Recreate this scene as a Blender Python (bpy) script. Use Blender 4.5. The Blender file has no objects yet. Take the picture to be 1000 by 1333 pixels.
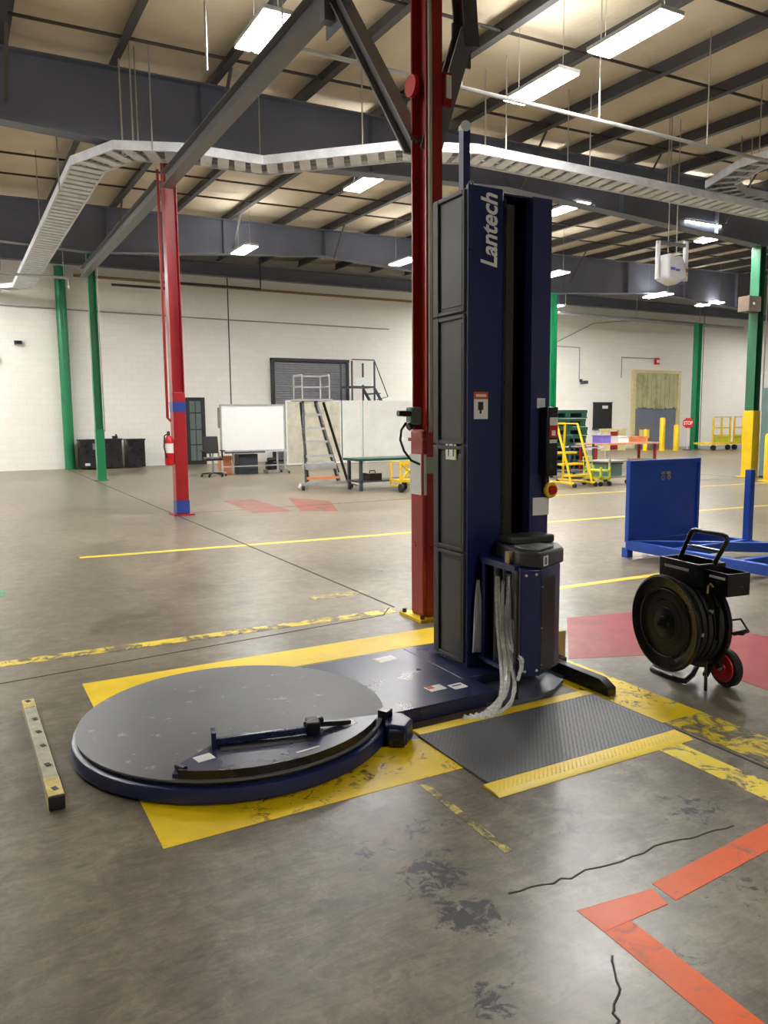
import bpy, bmesh, math, random
from mathutils import Vector, Matrix
random.seed(7)
C = bpy.context.scene.collection
PI = math.pi
sc = bpy.context.scene

# ---------------------------------------------------------------- camera
cam_d = bpy.data.cameras.new('camera'); cam = bpy.data.objects.new('camera', cam_d); C.objects.link(cam)
F = 1010.0
cam_d.sensor_fit = 'VERTICAL'; cam_d.sensor_height = 36.0; cam_d.lens = F / 1333 * 36
yaw, pit, roll = math.radians(28.8), math.atan(121 / F), 0.0095
fw = Vector((math.sin(yaw) * math.cos(pit), math.cos(yaw) * math.cos(pit), -math.sin(pit)))
r0 = Vector((math.cos(yaw), -math.sin(yaw), 0)); u0 = r0.cross(fw)
rr = math.cos(roll) * r0 - math.sin(roll) * u0; uu = math.sin(roll) * r0 + math.cos(roll) * u0
cam.matrix_world = Matrix(((rr.x, uu.x, -fw.x, 0), (rr.y, uu.y, -fw.y, 0), (rr.z, uu.z, -fw.z, 1.5), (0, 0, 0, 1)))
cam_d.clip_start = 0.05; cam_d.clip_end = 200
sc.camera = cam

# ---------------------------------------------------------------- world, exposure
w = bpy.data.worlds.new('World'); sc.world = w; w.use_nodes = True
w.node_tree.nodes['Background'].inputs[0].default_value = (0.5, 0.52, 0.55, 1)
w.node_tree.nodes['Background'].inputs[1].default_value = 0.15
sc.view_settings.view_transform = 'Standard'; sc.view_settings.look = 'None'
sc.view_settings.gamma = 1; sc.view_settings.use_curve_mapping = False
sc.view_settings.exposure = 2.7
LAMP = 34.0            # radiance of the LED diffusers

# ---------------------------------------------------------------- materials
def srgb(r, g, b):
    f = lambda c: (c / 255 / 12.92) if c <= 10 else ((c / 255 + 0.055) / 1.055) ** 2.4
    return (f(r), f(g), f(b), 1)
class NT:
    def __init__(s, tree): s.t = tree
    def n(s, typ, **kw):
        x = s.t.nodes.new(typ)
        for k, v in kw.items():
            if k.startswith('i_'):
                x.inputs[int(k[2:])].default_value = v
            else: setattr(x, k, v)
        return x
    def l(s, a, b): s.t.links.new(a, b)
    def noise(s, scale, detail=4, rough=0.55, vec=None, dist=0.0):
        x = s.n('ShaderNodeTexNoise'); x.inputs['Scale'].default_value = scale
        x.inputs['Detail'].default_value = detail; x.inputs['Roughness'].default_value = rough
        x.inputs['Distortion'].default_value = dist
        if vec is not None: s.l(vec, x.inputs['Vector'])
        return x.outputs['Fac']
    def ramp(s, fac, a, b, v0=0.0, v1=1.0):
        x = s.n('ShaderNodeMapRange'); x.clamp = True
        x.inputs[1].default_value = a; x.inputs[2].default_value = b
        x.inputs[3].default_value = v0; x.inputs[4].default_value = v1
        s.l(fac, x.inputs[0]); return x.outputs[0]
    def mix(s, fac, a, b):
        x = s.n('ShaderNodeMix'); x.data_type = 'RGBA'
        for sock, v in ((x.inputs[0], fac), (x.inputs[6], a), (x.inputs[7], b)):
            if isinstance(v, (tuple, list, float, int)): sock.default_value = v
            else: s.l(v, sock)
        return x.outputs[2]
    def math(s, op, a, b=None):
        x = s.n('ShaderNodeMath'); x.operation = op
        for i, v in ((0, a), (1, b)):
            if v is None: continue
            if isinstance(v, (float, int)): x.inputs[i].default_value = v
            else: s.l(v, x.inputs[i])
        return x.outputs[0]
def newmat(name):
    m = bpy.data.materials.new(name); m.use_nodes = True
    nt = NT(m.node_tree); b = m.node_tree.nodes['Principled BSDF']
    return m, nt, b
def bump(nt, b, h, strength=0.2, dist=0.01):
    x = nt.n('ShaderNodeBump'); x.inputs['Strength'].default_value = strength; x.inputs['Distance'].default_value = dist
    nt.l(h, x.inputs['Height']); nt.l(x.outputs[0], b.inputs['Normal'])
def mat(name, rgb, rough=0.5, metal=0.0, var=0.12, scale=6.0, bmp=0.0, scratch=None):
    """plain surface with a little tonal and gloss variation in object space"""
    m, nt, b = newmat(name)
    c = srgb(*rgb); tc = nt.n('ShaderNodeTexCoord').outputs['Object']
    n1 = nt.noise(scale, 5, 0.6, tc)
    dark = tuple(v * (1 - var) for v in c[:3]) + (1,); lite = tuple(min(1, v * (1 + var)) for v in c[:3]) + (1,)
    col = nt.mix(nt.ramp(n1, 0.3, 0.7), dark, lite)
    if scratch:
        n2 = nt.noise(scale * 5, 6, 0.7, tc)
        col = nt.mix(nt.ramp(n2, 0.62, 0.70, 0, scratch[1]), col, srgb(*scratch[0]))
    nt.l(col, b.inputs['Base Color'])
    nt.l(nt.ramp(n1, 0.25, 0.75, max(0.03, rough - 0.07), min(1, rough + 0.07)), b.inputs['Roughness'])
    b.inputs['Metallic'].default_value = metal
    if bmp: bump(nt, b, nt.noise(scale * 8, 3, 0.5, tc), bmp, 0.004)
    return m
def emit(name, rgb, s):
    m, nt, b = newmat(name)
    b.inputs['Base Color'].default_value = (0.8, 0.8, 0.8, 1)
    b.inputs['Emission Color'].default_value = rgb; b.inputs['Emission Strength'].default_value = s
    return m

# concrete colour as a shared group, so paint can wear through to it
STAINS = [(1.27, 1.80, 0.10, 1.0), (1.30, 2.04, 0.13, 0.8), (1.12, 1.50, 0.07, 0.8), (1.88, 2.03, 0.07, 0.7), (1.97, 2.16, 0.07, 0.8),
          (2.40, 1.90, 0.12, 0.6), (1.42, 2.3, 0.13, 0.5), (1.62, 1.36, 0.10, 0.5), (1.2, 2.25, 0.12, 0.45), (2.1, 1.5, 0.15, 0.4)]
cg = bpy.data.node_groups.new('concrete', 'ShaderNodeTree')
cg.interface.new_socket('Color', in_out='OUTPUT', socket_type='NodeSocketColor')
cg.interface.new_socket('Rough', in_out='OUTPUT', socket_type='NodeSocketFloat')
cg.interface.new_socket('Height', in_out='OUTPUT', socket_type='NodeSocketFloat')
nt = NT(cg); out = nt.n('NodeGroupOutput'); pos = nt.n('ShaderNodeNewGeometry').outputs['Position']
big = nt.noise(0.55, 5, 0.6, pos, 0.6); mid = nt.noise(3.2, 9, 0.76, pos, 0.5); fine = nt.noise(38, 5, 0.7, pos)
mp = nt.n('ShaderNodeMapping'); mp.inputs['Scale'].default_value = (2.0, 9.0, 1); mp.inputs['Rotation'].default_value = (0, 0, 0.5); nt.l(pos, mp.inputs[0])
brush = nt.noise(2.4, 6, 0.75, mp.outputs[0], 1.5)
tt_ = nt.math('ADD', nt.math('ADD', nt.math('MULTIPLY', big, 0.40), nt.math('MULTIPLY', mid, 0.32)), nt.math('MULTIPLY', brush, 0.28))
col = nt.mix(nt.ramp(tt_, 0.40, 0.60), srgb(80, 71, 56), srgb(138, 128, 109))
vein = nt.noise(7.5, 8, 0.8, pos, 0.4)
col = nt.mix(nt.ramp(vein, 0.50, 0.78, 0, 0.65), col, srgb(164, 155, 136))
col = nt.mix(nt.ramp(vein, 0.48, 0.22, 0, 0.60), col, srgb(54, 48, 39))
col = nt.mix(nt.ramp(fine, 0.45, 0.15, 0, 0.45), col, srgb(60, 55, 47))
acc = None
for sx, sy, sr, ss in STAINS:
    d = nt.n('ShaderNodeVectorMath'); d.operation = 'DISTANCE'; nt.l(pos, d.inputs[0]); d.inputs[1].default_value = (sx, sy, 0)
    v = nt.ramp(d.outputs['Value'], sr * 1.5, sr * 0.2, 0, ss)
    acc = v if acc is None else nt.math('MAXIMUM', acc, v)
sn = nt.noise(16, 6, 0.72, pos, 0.7)
smask = nt.ramp(nt.math('ADD', sn, nt.math('MULTIPLY', acc, 0.30)), 0.64, 0.72, 0, 0.95)
smask = nt.math('MULTIPLY', smask, nt.ramp(acc, 0.0, 0.15))
col = nt.mix(smask, col, srgb(28, 29, 31))
nt.l(col, out.inputs[0])
nt.l(nt.ramp(tt_, 0.35, 0.65, 0.27, 0.42), out.inputs[1])
nt.l(nt.math('ADD', nt.math('MULTIPLY', fine, 0.3), mid), out.inputs[2])
def floor_mat():
    m, nt, b = newmat('polished_concrete')
    g = nt.n('ShaderNodeGroup'); g.node_tree = cg
    nt.l(g.outputs[0], b.inputs['Base Color']); nt.l(g.outputs[1], b.inputs['Roughness'])
    bump(nt, b, g.outputs[2], 0.06, 0.004)
    return m
def paint(name, rgb, lo, hi, scale=5.0, keep=1.0, scuff=0.0):
    """floor paint worn through to the concrete where the noise is above lo..hi"""
    m, nt, b = newmat(name)
    g = nt.n('ShaderNodeGroup'); g.node_tree = cg
    pos = nt.n('ShaderNodeNewGeometry').outputs['Position']
    n1 = nt.noise(scale, 8, 0.72, pos, 0.9)
    tone = nt.noise(2.5, 5, 0.6, pos)
    c = srgb(*rgb); c2 = tuple(v * 0.78 for v in c[:3]) + (1,)
    pc = nt.mix(nt.ramp(tone, 0.35, 0.7), c, c2)
    if scuff:
        n3 = nt.noise(13, 6, 0.75, pos, 1.2); n4 = nt.noise(2.2, 2, 0.5, pos)
        pc = nt.mix(nt.math('MULTIPLY', nt.ramp(n3, 0.54, 0.60, 0, scuff), nt.ramp(n4, 0.44, 0.54)), pc, srgb(52, 46, 32))
    wear = nt.ramp(n1, lo, hi, 1 - keep, 1.0)
    nt.l(nt.mix(wear, pc, g.outputs[0]), b.inputs['Base Color'])
    nt.l(nt.ramp(n1, 0.3, 0.7, 0.34, 0.5), b.inputs['Roughness']); b.inputs['Specular IOR Level'].default_value = 0.3
    return m
def wall_mat():
    m, nt, b = newmat('cream_painted_block')
    tc = nt.n('ShaderNodeNewGeometry').outputs['Position']
    mp = nt.n('ShaderNodeMapping'); mp.inputs['Rotation'].default_value = (PI / 2, 0, 0); nt.l(tc, mp.inputs[0])
    br = nt.n('ShaderNodeTexBrick'); nt.l(mp.outputs[0], br.inputs[0])
    br.inputs['Scale'].default_value = 1.0; br.inputs['Brick Width'].default_value = 0.406; br.inputs['Row Height'].default_value = 0.203
    br.inputs['Mortar Size'].default_value = 0.008; br.inputs['Mortar Smooth'].default_value = 0.4
    br.inputs['Color1'].default_value = srgb(238, 236, 230); br.inputs['Color2'].default_value = srgb(235, 232, 225)
    br.inputs['Mortar'].default_value = srgb(227, 224, 216)
    n1 = nt.noise(0.5, 5, 0.6, tc)
    nt.l(nt.mix(nt.ramp(n1, 0.35, 0.75, 0, 0.35), br.outputs[0], srgb(226, 222, 211)), b.inputs['Base Color'])
    b.inputs['Roughness'].default_value = 0.6
    bump(nt, b, nt.math('SUBTRACT', 1.0, br.outputs[1]), 0.2, 0.01)
    return m
def insul_mat():
    m, nt, b = newmat('tan_roof_insulation')
    tc = nt.n('ShaderNodeNewGeometry').outputs['Position']
    n1 = nt.noise(0.6, 5, 0.6, tc); n2 = nt.noise(4.0, 4, 0.6, tc, 1.0)
    c = nt.mix(nt.ramp(n1, 0.3, 0.7), srgb(206, 192, 166), srgb(226, 212, 186))
    nt.l(c, b.inputs['Base Color']); b.inputs['Roughness'].default_value = 0.7
    bump(nt, b, n2, 0.5, 0.03)
    return m

M = {}
M['floor'] = floor_mat(); M['wall'] = wall_mat(); M['insul'] = insul_mat()
M['yel'] = paint('yellow_floor_paint', (248, 212, 20), 0.64, 0.70, 6.0, scuff=0.9)
M['yel_clean'] = paint('yellow_floor_paint_sound', (250, 214, 28), 0.74, 0.80, 6.0)
M['yel_line'] = paint('yellow_line_paint', (232, 205, 70), 0.66, 0.74, 5.0)
M['yel_worn'] = paint('yellow_paint_worn', (240, 214, 60), 0.48, 0.56, 7.0)
M['yel_gone'] = paint('yellow_paint_nearly_gone', (216, 200, 90), 0.40, 0.52, 14.0)
M['red_floor'] = paint('red_floor_paint', (156, 36, 46), 0.58, 0.72, 2.2)
M['red_far'] = paint('red_floor_paint_faded', (150, 62, 56), 0.44, 0.62, 2.5)
M['orange'] = paint('orange_floor_paint', (240, 98, 8), 0.56, 0.74, 9.0)
M['green_floor'] = paint('green_floor_paint', (90, 150, 120), 0.50, 0.66, 6.0)
M['joint'] = mat('dark_joint_filler', (58, 54, 48), 0.8)
M['girder'] = mat('blue_grey_girder_paint', (102, 106, 120), 0.5, var=0.1, scale=1.2)
M['purlin'] = mat('dark_grey_purlin', (74, 72, 71), 0.55, var=0.12, scale=1.2)
M['strut'] = mat('mid_grey_steel', (112, 111, 112), 0.42, 0.2, scale=2)
M['strap'] = mat('brown_black_pipe', (54, 42, 36), 0.5)
M['galv'] = mat('galvanised_steel', (222, 225, 230), 0.42, 0.15, var=0.15, scale=5)
M['conduit'] = mat('bright_conduit', (190, 190, 188), 0.35, 0.5)
M['rod'] = mat('pale_rod', (176, 170, 160), 0.5, 0.2)
M['cable'] = mat('grey_cable', (150, 150, 154), 0.5)
M['redcol'] = mat('red_column_paint', (150, 30, 28), 0.32, var=0.14, scale=2.5)
M['redcol2'] = mat('crimson_column_paint', (152, 24, 34), 0.36, var=0.10, scale=2.5)
M['blueband'] = mat('blue_band_paint', (44, 66, 140), 0.4)
M['green'] = mat('green_column_paint', (22, 122, 78), 0.38, var=0.14, scale=2.0)
M['green2'] = mat('dull_green_column_paint', (38, 98, 66), 0.4, var=0.14, scale=2.0)
M['yelsteel'] = mat('yellow_safety_paint', (232, 194, 20), 0.38, var=0.10, scale=4)
M['navy'] = mat('navy_machine_paint', (22, 33, 82), 0.33, var=0.08, scale=3)
M['navy_d'] = mat('navy_machine_base_paint', (34, 41, 76), 0.30, var=0.14, scale=3)
M['navy_l'] = mat('navy_blue_pale_column', (40, 44, 90), 0.38, var=0.06, scale=3)
M['charcoal'] = mat('charcoal_textured_panel', (54, 56, 58), 0.48, var=0.08, scale=5, bmp=0.15)
M['rail'] = mat('dark_olive_guide_rail', (62, 58, 54), 0.45, 0.3)
M['black'] = mat('black_steel_paint', (20, 20, 22), 0.30, var=0.2)
M['rubber'] = mat('black_rubber', (26, 26, 27), 0.6, var=0.2)
M['deck'] = mat('scuffed_grey_turntable_deck', (104, 106, 110), 0.5, 0.0, var=0.12, scale=2.4, scratch=((176, 178, 182), 0.6))
def film_mat():
    m, nt, b = newmat('crumpled_clear_film')
    tc = nt.n('ShaderNodeTexCoord').outputs['Object']; n1 = nt.noise(60, 5, 0.7, tc)
    b.inputs['Base Color'].default_value = srgb(246, 246, 242); b.inputs['Roughness'].default_value = 0.3
    nt.l(nt.ramp(n1, 0.3, 0.7, 0.5, 0.95), b.inputs['Alpha'])
    return m
M['film'] = film_mat()
M['filmw'] = mat('white_film_tail', (212, 213, 212), 0.35)
M['white'] = mat('white_sticker', (232, 232, 228), 0.5, var=0.03)
M['paper'] = mat('paper_label', (216, 220, 216), 0.5, var=0.06, scale=14)
M['orange_s'] = mat('orange_sticker_band', (206, 84, 46), 0.5)
M['ink'] = mat('black_ink', (28, 28, 30), 0.6)
M['red'] = mat('red_plastic', (196, 24, 30), 0.35)
M['redhub'] = mat('red_wheel_hub', (190, 22, 40), 0.3)
M['blue'] = mat('bright_blue_steel_paint', (24, 74, 172), 0.42, var=0.12, scale=5)
M['mat'] = mat('grey_rubber_mat', (88, 90, 94), 0.5, var=0.16, scale=4)
M['mat_y'] = mat('yellow_mat_edge', (242, 208, 40), 0.45, var=0.08, scale=8)
M['bright'] = mat('bright_chrome', (205, 205, 205), 0.25, 0.8)
M['brass'] = mat('brass_hook', (190, 165, 90), 0.35, 0.6)
M['tan'] = mat('tan_wood', (170, 150, 110), 0.6)
M['worn_alu'] = mat('worn_painted_aluminium', (172, 166, 146), 0.42, 0.25, var=0.25, scale=18, scratch=((60, 56, 50), 0.8))
M['worn_yel'] = mat('worn_yellow_end_paint', (206, 186, 110), 0.45, 0.1, var=0.25, scale=20, scratch=((70, 64, 50), 0.8))
M['bark'] = mat('dark_end_cap', (30, 30, 28), 0.5)
M['rollup'] = mat('grey_rollup_slats', (136, 136, 142), 0.5, 0.2)
M['dframe'] = mat('black_door_frame', (28, 32, 32), 0.4)
M['board'] = mat('white_board_surface', (232, 231, 230), 0.35, var=0.02)
M['alu'] = mat('aluminium', (186, 186, 188), 0.35, 0.5)
M['screen'] = mat('translucent_white_sheet', (212, 211, 205), 0.45, var=0.10, scale=1.6)
M['screen_s'] = mat('stained_white_sheet', (188, 182, 164), 0.5, var=0.25, scale=2.6)
M['grey'] = mat('dark_slate_cabinet', (62, 68, 78), 0.4)
M['dgreen'] = mat('dark_green_plastic', (16, 70, 54), 0.45, var=0.2)
M['ygreen'] = mat('lime_yellow_paint', (196, 206, 50), 0.45)
M['strip'] = mat('yellowish_strip_curtain', (184, 180, 136), 0.3, var=0.15, scale=2)
M['slate'] = mat('slate_blue_door_panel', (112, 120, 136), 0.5, var=0.1, scale=1)
M['cream'] = mat('cream_panel', (214, 200, 150), 0.5)
M['pink'] = mat('faded_pink_bench_top', (206, 150, 120), 0.5, var=0.2)
M['ladder_o'] = mat('orange_step', (206, 130, 86), 0.5)
M['teal'] = mat('teal_grey_cabinet', (96, 122, 118), 0.5, var=0.15, scale=2)
M['brownbox'] = mat('brown_junction_box', (128, 112, 94), 0.5)
M['gaspipe'] = mat('yellow_brown_gas_pipe', (138, 112, 58), 0.5)
M['purple'] = mat('violet_print', (112, 104, 190), 0.5)
M['greenlabel'] = mat('dull_green_label', (160, 190, 180), 0.5)
M['plastic_w'] = mat('white_sack_plastic', (222, 222, 226), 0.4, var=0.04)
M['lamp'] = emit('led_diffuser', (1.0, 0.985, 0.955, 1), LAMP)
M['uplight'] = emit('led_uplight_lens', (1.0, 0.985, 0.955, 1), LAMP * 0.2)  # invented upward glow, added to brighten the roof underside
M['housing'] = mat('pale_lamp_housing', (200, 200, 200), 0.4, 0.1)
def glass_mat():
    m, nt, b = newmat('dim_window_glass')
    b.inputs['Base Color'].default_value = srgb(120, 132, 130); b.inputs['Roughness'].default_value = 0.12
    b.inputs['Transmission Weight'].default_value = 0.25
    return m
M['glass'] = glass_mat()

# ---------------------------------------------------------------- geometry builder
class G:
    def __init__(s): s.v = []; s.f = []
    def add(s, v, f):
        o = len(s.v); s.v += [tuple(p) for p in v]; s.f += [tuple(i + o for i in q) for q in f]; return s
    def b2(s, x0, y0, z0, x1, y1, z1):
        v = [(x0, y0, z0), (x1, y0, z0), (x1, y1, z0), (x0, y1, z0), (x0, y0, z1), (x1, y0, z1), (x1, y1, z1), (x0, y1, z1)]
        return s.add(v, [(0, 3, 2, 1), (4, 5, 6, 7), (0, 1, 5, 4), (1, 2, 6, 5), (2, 3, 7, 6), (3, 0, 4, 7)])
    def box(s, cx, cy, cz, sx, sy, sz, rz=0.0):
        v = []
        c, q = math.cos(rz), math.sin(rz)
        for dz in (-.5, .5):
            for dx, dy in ((-.5, -.5), (.5, -.5), (.5, .5), (-.5, .5)):
                x, y = dx * sx, dy * sy
                v.append((cx + x * c - y * q, cy + x * q + y * c, cz + dz * sz))
        return s.add(v, [(0, 3, 2, 1), (4, 5, 6, 7), (0, 1, 5, 4), (1, 2, 6, 5), (2, 3, 7, 6), (3, 0, 4, 7)])
    def bar(s, p0, p1, wd, ht, up=(0, 0, 1)):
        p0, p1 = Vector(p0), Vector(p1); d = (p1 - p0).normalized(); u = Vector(up)
        if abs(d.dot(u)) > 0.98: u = Vector((1, 0, 0))
        a = d.cross(u).normalized(); b = a.cross(d).normalized()
        v = []
        for p in (p0, p1):
            for i, j in ((-.5, -.5), (.5, -.5), (.5, .5), (-.5, .5)): v.append(p + a * wd * i + b * ht * j)
        return s.add(v, [(0, 3, 2, 1), (4, 5, 6, 7), (0, 1, 5, 4), (1, 2, 6, 5), (2, 3, 7, 6), (3, 0, 4, 7)])
    def tube(s, pts, r, n=8, r2=None):
        pts = [Vector(p) for p in pts]; m = len(pts); v = []; up = None
        for i, p in enumerate(pts):
            d = (pts[min(i + 1, m - 1)] - pts[max(i - 1, 0)]).normalized()
            if up is None:
                up = Vector((0, 0, 1)) if abs(d.z) < 0.9 else Vector((1, 0, 0))
            a = d.cross(up).normalized(); up = a.cross(d).normalized()
            rad = r if r2 is None else r + (r2 - r) * i / (m - 1)
            for k in range(n):
                t = 2 * PI * k / n; v.append(p + a * math.cos(t) * rad + up * math.sin(t) * rad)
        f = [tuple(range(n))[::-1], tuple((m - 1) * n + k for k in range(n))]
        for i in range(m - 1):
            for k in range(n):
                f.append((i * n + k, i * n + (k + 1) % n, (i + 1) * n + (k + 1) % n, (i + 1) * n + k))
        return s.add(v, f)
    def cyl(s, p0, p1, r, n=16, r2=None): return s.tube([p0, p1], r, n, r2)
    def prism(s, poly, z0, z1):
        n = len(poly)
        a = sum(poly[i][0] * poly[(i + 1) % n][1] - poly[(i + 1) % n][0] * poly[i][1] for i in range(n))
        if a < 0: poly = poly[::-1]
        v = [(x, y, z0) for x, y in poly] + [(x, y, z1) for x, y in poly]
        f = [tuple(range(n))[::-1], tuple(range(n, 2 * n))] + [(i, (i + 1) % n, n + (i + 1) % n, n + i) for i in range(n)]
        return s.add(v, f)
    def xprism(s, prof, x0, x1):   # profile in (y, z) extruded along x
        n = len(prof)
        v = [(x0, y, z) for y, z in prof] + [(x1, y, z) for y, z in prof]
        return s.add(v, [tuple(range(n)), tuple(range(n, 2 * n))[::-1]] + [(i, n + i, n + (i + 1) % n, (i + 1) % n) for i in range(n)])
    def yprism(s, prof, y0, y1):   # profile in (x, z) extruded along y
        n = len(prof)
        v = [(x, y0, z) for x, z in prof] + [(x, y1, z) for x, z in prof]
        return s.add(v, [tuple(range(n))[::-1], tuple(range(n, 2 * n))] + [(i, (i + 1) % n, n + (i + 1) % n, n + i) for i in range(n)])
    def lathe(s, prof, o, axis='z', n=32):  # prof = (radius, height) pairs
        v = []
        for r, h in prof:
            for k in range(n):
                t = 2 * PI * k / n; a, b = r * math.cos(t), r * math.sin(t)
                p = {'z': (a, b, h), 'x': (h, a, b), 'y': (b, h, a)}[axis]
                v.append((p[0] + o[0], p[1] + o[1], p[2] + o[2]))
        m = len(prof); f = []
        for i in range(m - 1):
            for k in range(n): f.append((i * n + k, i * n + (k + 1) % n, (i + 1) * n + (k + 1) % n, (i + 1) * n + k))
        f.append(tuple(range(n))[::-1]); f.append(tuple((m - 1) * n + k for k in range(n)))
        return s.add(v, f)
    def ring(s, o, axis, r, t, n=24, m=8):
        v = []; f = []
        for i in range(n):
            a = 2 * PI * i / n
            for j in range(m):
                b = 2 * PI * j / m; q = r + t * math.cos(b); h = t * math.sin(b)
                x, y = q * math.cos(a), q * math.sin(a)
                p = {'z': (x, y, h), 'x': (h, x, y), 'y': (y, h, x)}[axis]
                v.append((p[0] + o[0], p[1] + o[1], p[2] + o[2]))
        for i in range(n):
            for j in range(m):
                f.append((i * m + j, ((i + 1) % n) * m + j, ((i + 1) % n) * m + (j + 1) % m, i * m + (j + 1) % m))
        return s.add(v, f)
OFF = {}
def build(name, g, m, parent=None, label=None, kind=None, bevel=0.0, smooth=True):
    off = OFF.get(parent.name, Vector((0, 0, 0))) if parent else Vector((0, 0, 0))
    me = bpy.data.meshes.new(name)
    me.from_pydata([(p[0] - off.x, p[1] - off.y, p[2] - off.z) for p in g.v], [], g.f)
    bm = bmesh.new(); bm.from_mesh(me); bmesh.ops.recalc_face_normals(bm, faces=bm.faces); bm.to_mesh(me); bm.free()
    me.materials.append(M[m] if isinstance(m, str) else m)
    if smooth:
        me.shade_smooth(); me.set_sharp_from_angle(angle=math.radians(38))
    o = bpy.data.objects.new(name, me); C.objects.link(o)
    if parent: o.parent = parent; OFF[o.name] = off
    if label: o['label'] = label
    if kind: o['kind'] = kind
    if bevel:
        b = o.modifiers.new('bevel', 'BEVEL'); b.width = bevel; b.segments = 2; b.limit_method = 'ANGLE'; b.angle_limit = math.radians(40)
    return o
def thing(name, label, cat, loc, group=None, rz=0.0, local=False):
    o = bpy.data.objects.new(name, None); C.objects.link(o); o.empty_display_size = 0.1
    o.location = loc; o.rotation_euler = (0, 0, rz); o['label'] = label; o['category'] = cat
    if group: o['group'] = group
    OFF[o.name] = Vector((0, 0, 0)) if local else Vector(loc)
    return o
def solo(name, g, m, label, cat, loc, group=None, bevel=0.0):
    """a thing that is one mesh"""
    e = Vector(loc); g2 = G(); g2.v = [(p[0] - e.x, p[1] - e.y, p[2] - e.z) for p in g.v]; g2.f = g.f
    o = build(name, g2, m, bevel=bevel); o.location = loc; o['label'] = label; o['category'] = cat; OFF[o.name] = e
    if group: o['group'] = group
    return o
def text_g(s, size, bold=0.0, shear=0.0, depth=0.002):
    cu = bpy.data.curves.new('t', 'FONT'); cu.body = s; cu.size = size; cu.offset = bold; cu.shear = shear; cu.extrude = depth
    o = bpy.data.objects.new('t', cu); C.objects.link(o)
    dg = bpy.context.evaluated_depsgraph_get(); me = bpy.data.meshes.new_from_object(o.evaluated_get(dg))
    g = G(); g.v = [tuple(v.co) for v in me.vertices]; g.f = [tuple(p.vertices) for p in me.polygons]
    bpy.data.objects.remove(o); bpy.data.curves.remove(cu); bpy.data.meshes.remove(me)
    return g
def xform(g, M4):
    g.v = [tuple(M4 @ Vector(p)) for p in g.v]; return g
def fit_text(g, origin, ux, uy, uz, wid, hei):
    """scale flat text to wid x hei and lay it with its x along ux, y along uy, thickness along uz"""
    xs = [p[0] for p in g.v]; ys = [p[1] for p in g.v]
    sx = wid / (max(xs) - min(xs)); sy = hei / (max(ys) - min(ys)); x0, y0 = min(xs), min(ys)
    o, ux, uy, uz = Vector(origin), Vector(ux), Vector(uy), Vector(uz)
    g.v = [tuple(o + ux * (p[0] - x0) * sx + uy * (p[1] - y0) * sy + uz * p[2]) for p in g.v]
    return g

# ================================================================ SETTING
WY = 26.8; EAVE = 6.4
floor = build('floor', G().b2(-9, -9, -0.2, 46, WY + 0.3, 0), 'floor', kind='structure')
def mark(name, poly, m, label, h=0.0015):
    g = G(); n = len(poly)
    g.prism(poly, 0.0002, h)
    return build(name, g, m, floor, label, smooth=False)
def rect(x0, y0, x1, y1): return [(x0, y0), (x1, y0), (x1, y1), (x0, y1)]
def strip(p, q, wd):
    p, q = Vector(p), Vector(q); d = (q - p).normalized(); a = Vector((-d.y, d.x)) * wd / 2
    return [tuple(p + a), tuple(p - a), tuple(q - a), tuple(q + a)]
mark('floor_marking', rect(0.55, 2.64, 1.83, 3.00), 'yel', 'scraped yellow strip in front of the turntable')
mark('floor_marking', rect(0.55, 4.30, 2.92, 4.63), 'yel_clean', 'yellow strip behind the turntable')
mark('floor_marking', rect(0.55, 3.00, 0.86, 4.30), 'yel_clean', 'yellow strip under the left of the turntable')
mark('floor_marking', rect(2.92, 2.56, 3.25, 4.63), 'yel', 'yellow strip right of the mat', 0.0014)
mark('floor_marking', [(3.00, 1.0), (3.22, 1.0), (3.25, 2.56), (2.98, 2.56)], 'yel_worn', 'badly worn yellow strip towards the right edge')
mark('floor_marking', rect(2.70, 1.0, 2.84, 2.42), 'yel_worn', 'worn yellow line right of the mat')
mark('floor_marking', strip((-0.6, 5.30), (2.94, 5.205), 0.12), 'yel_worn', 'worn yellow line left of the red column')
mark('floor_marking', strip((4.2, 5.17), (9.5, 5.03), 0.09), 'yel_line', 'yellow line behind the reel cart')
mark('floor_marking', strip((1.13, 9.09), (12.5, 8.18), 0.11), 'yel_line', 'long yellow line across the bay')
mark('floor_marking', strip((9.5, 11.55), (18.5, 10.9), 0.10), 'yel_line', 'thin yellow line far right')
mark('floor_marking', rect(2.55, 5.85, 3.05, 6.0), 'yel_gone', 'faint yellow patch')
mark('floor_marking', strip((1.602, 2.62), (1.593, 2.02), 0.035), 'yel_gone', 'thin dashed remnant of a yellow line')
mark('floor_marking', [(3.27, 3.57), (3.74, 3.38), (3.86, 3.05), (3.82, 2.60), (4.25, 2.40), (5.2, 2.6), (4.76, 3.3), (4.6, 4.2), (3.95, 4.34)], 'red_floor', 'red painted floor area around the reel cart', 0.0012)
mark('floor_marking', [(4.339, 14.19), (4.924, 14.133), (4.826, 11.958), (4.176, 12.006)], 'red_far', 'faded red floor patch left')
mark('floor_marking', [(5.59, 14.03), (6.035, 13.05), (5.47, 11.53), (4.95, 11.88)], 'red_far', 'faded red floor patch right')
mark('floor_marking', [(1.573, 1.66), (1.573, 1.545), (1.84, 1.545), (1.86, 1.625)], 'orange', 'orange line corner end')
mark('floor_marking', [(1.875, 1.545), (2.60, 1.60), (2.62, 1.705), (1.88, 1.645)], 'orange', 'orange line running right')
mark('floor_marking', [(1.573, 1.544), (1.68, 1.544), (1.66, 0.9), (1.55, 0.9)], 'orange', 'orange line running towards the viewer')
mark('floor_marking', [(0.17, 7.9), (0.30, 7.7), (0.31, 7.42), (0.17, 7.3)], 'green_floor', 'small green floor mark')
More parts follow.
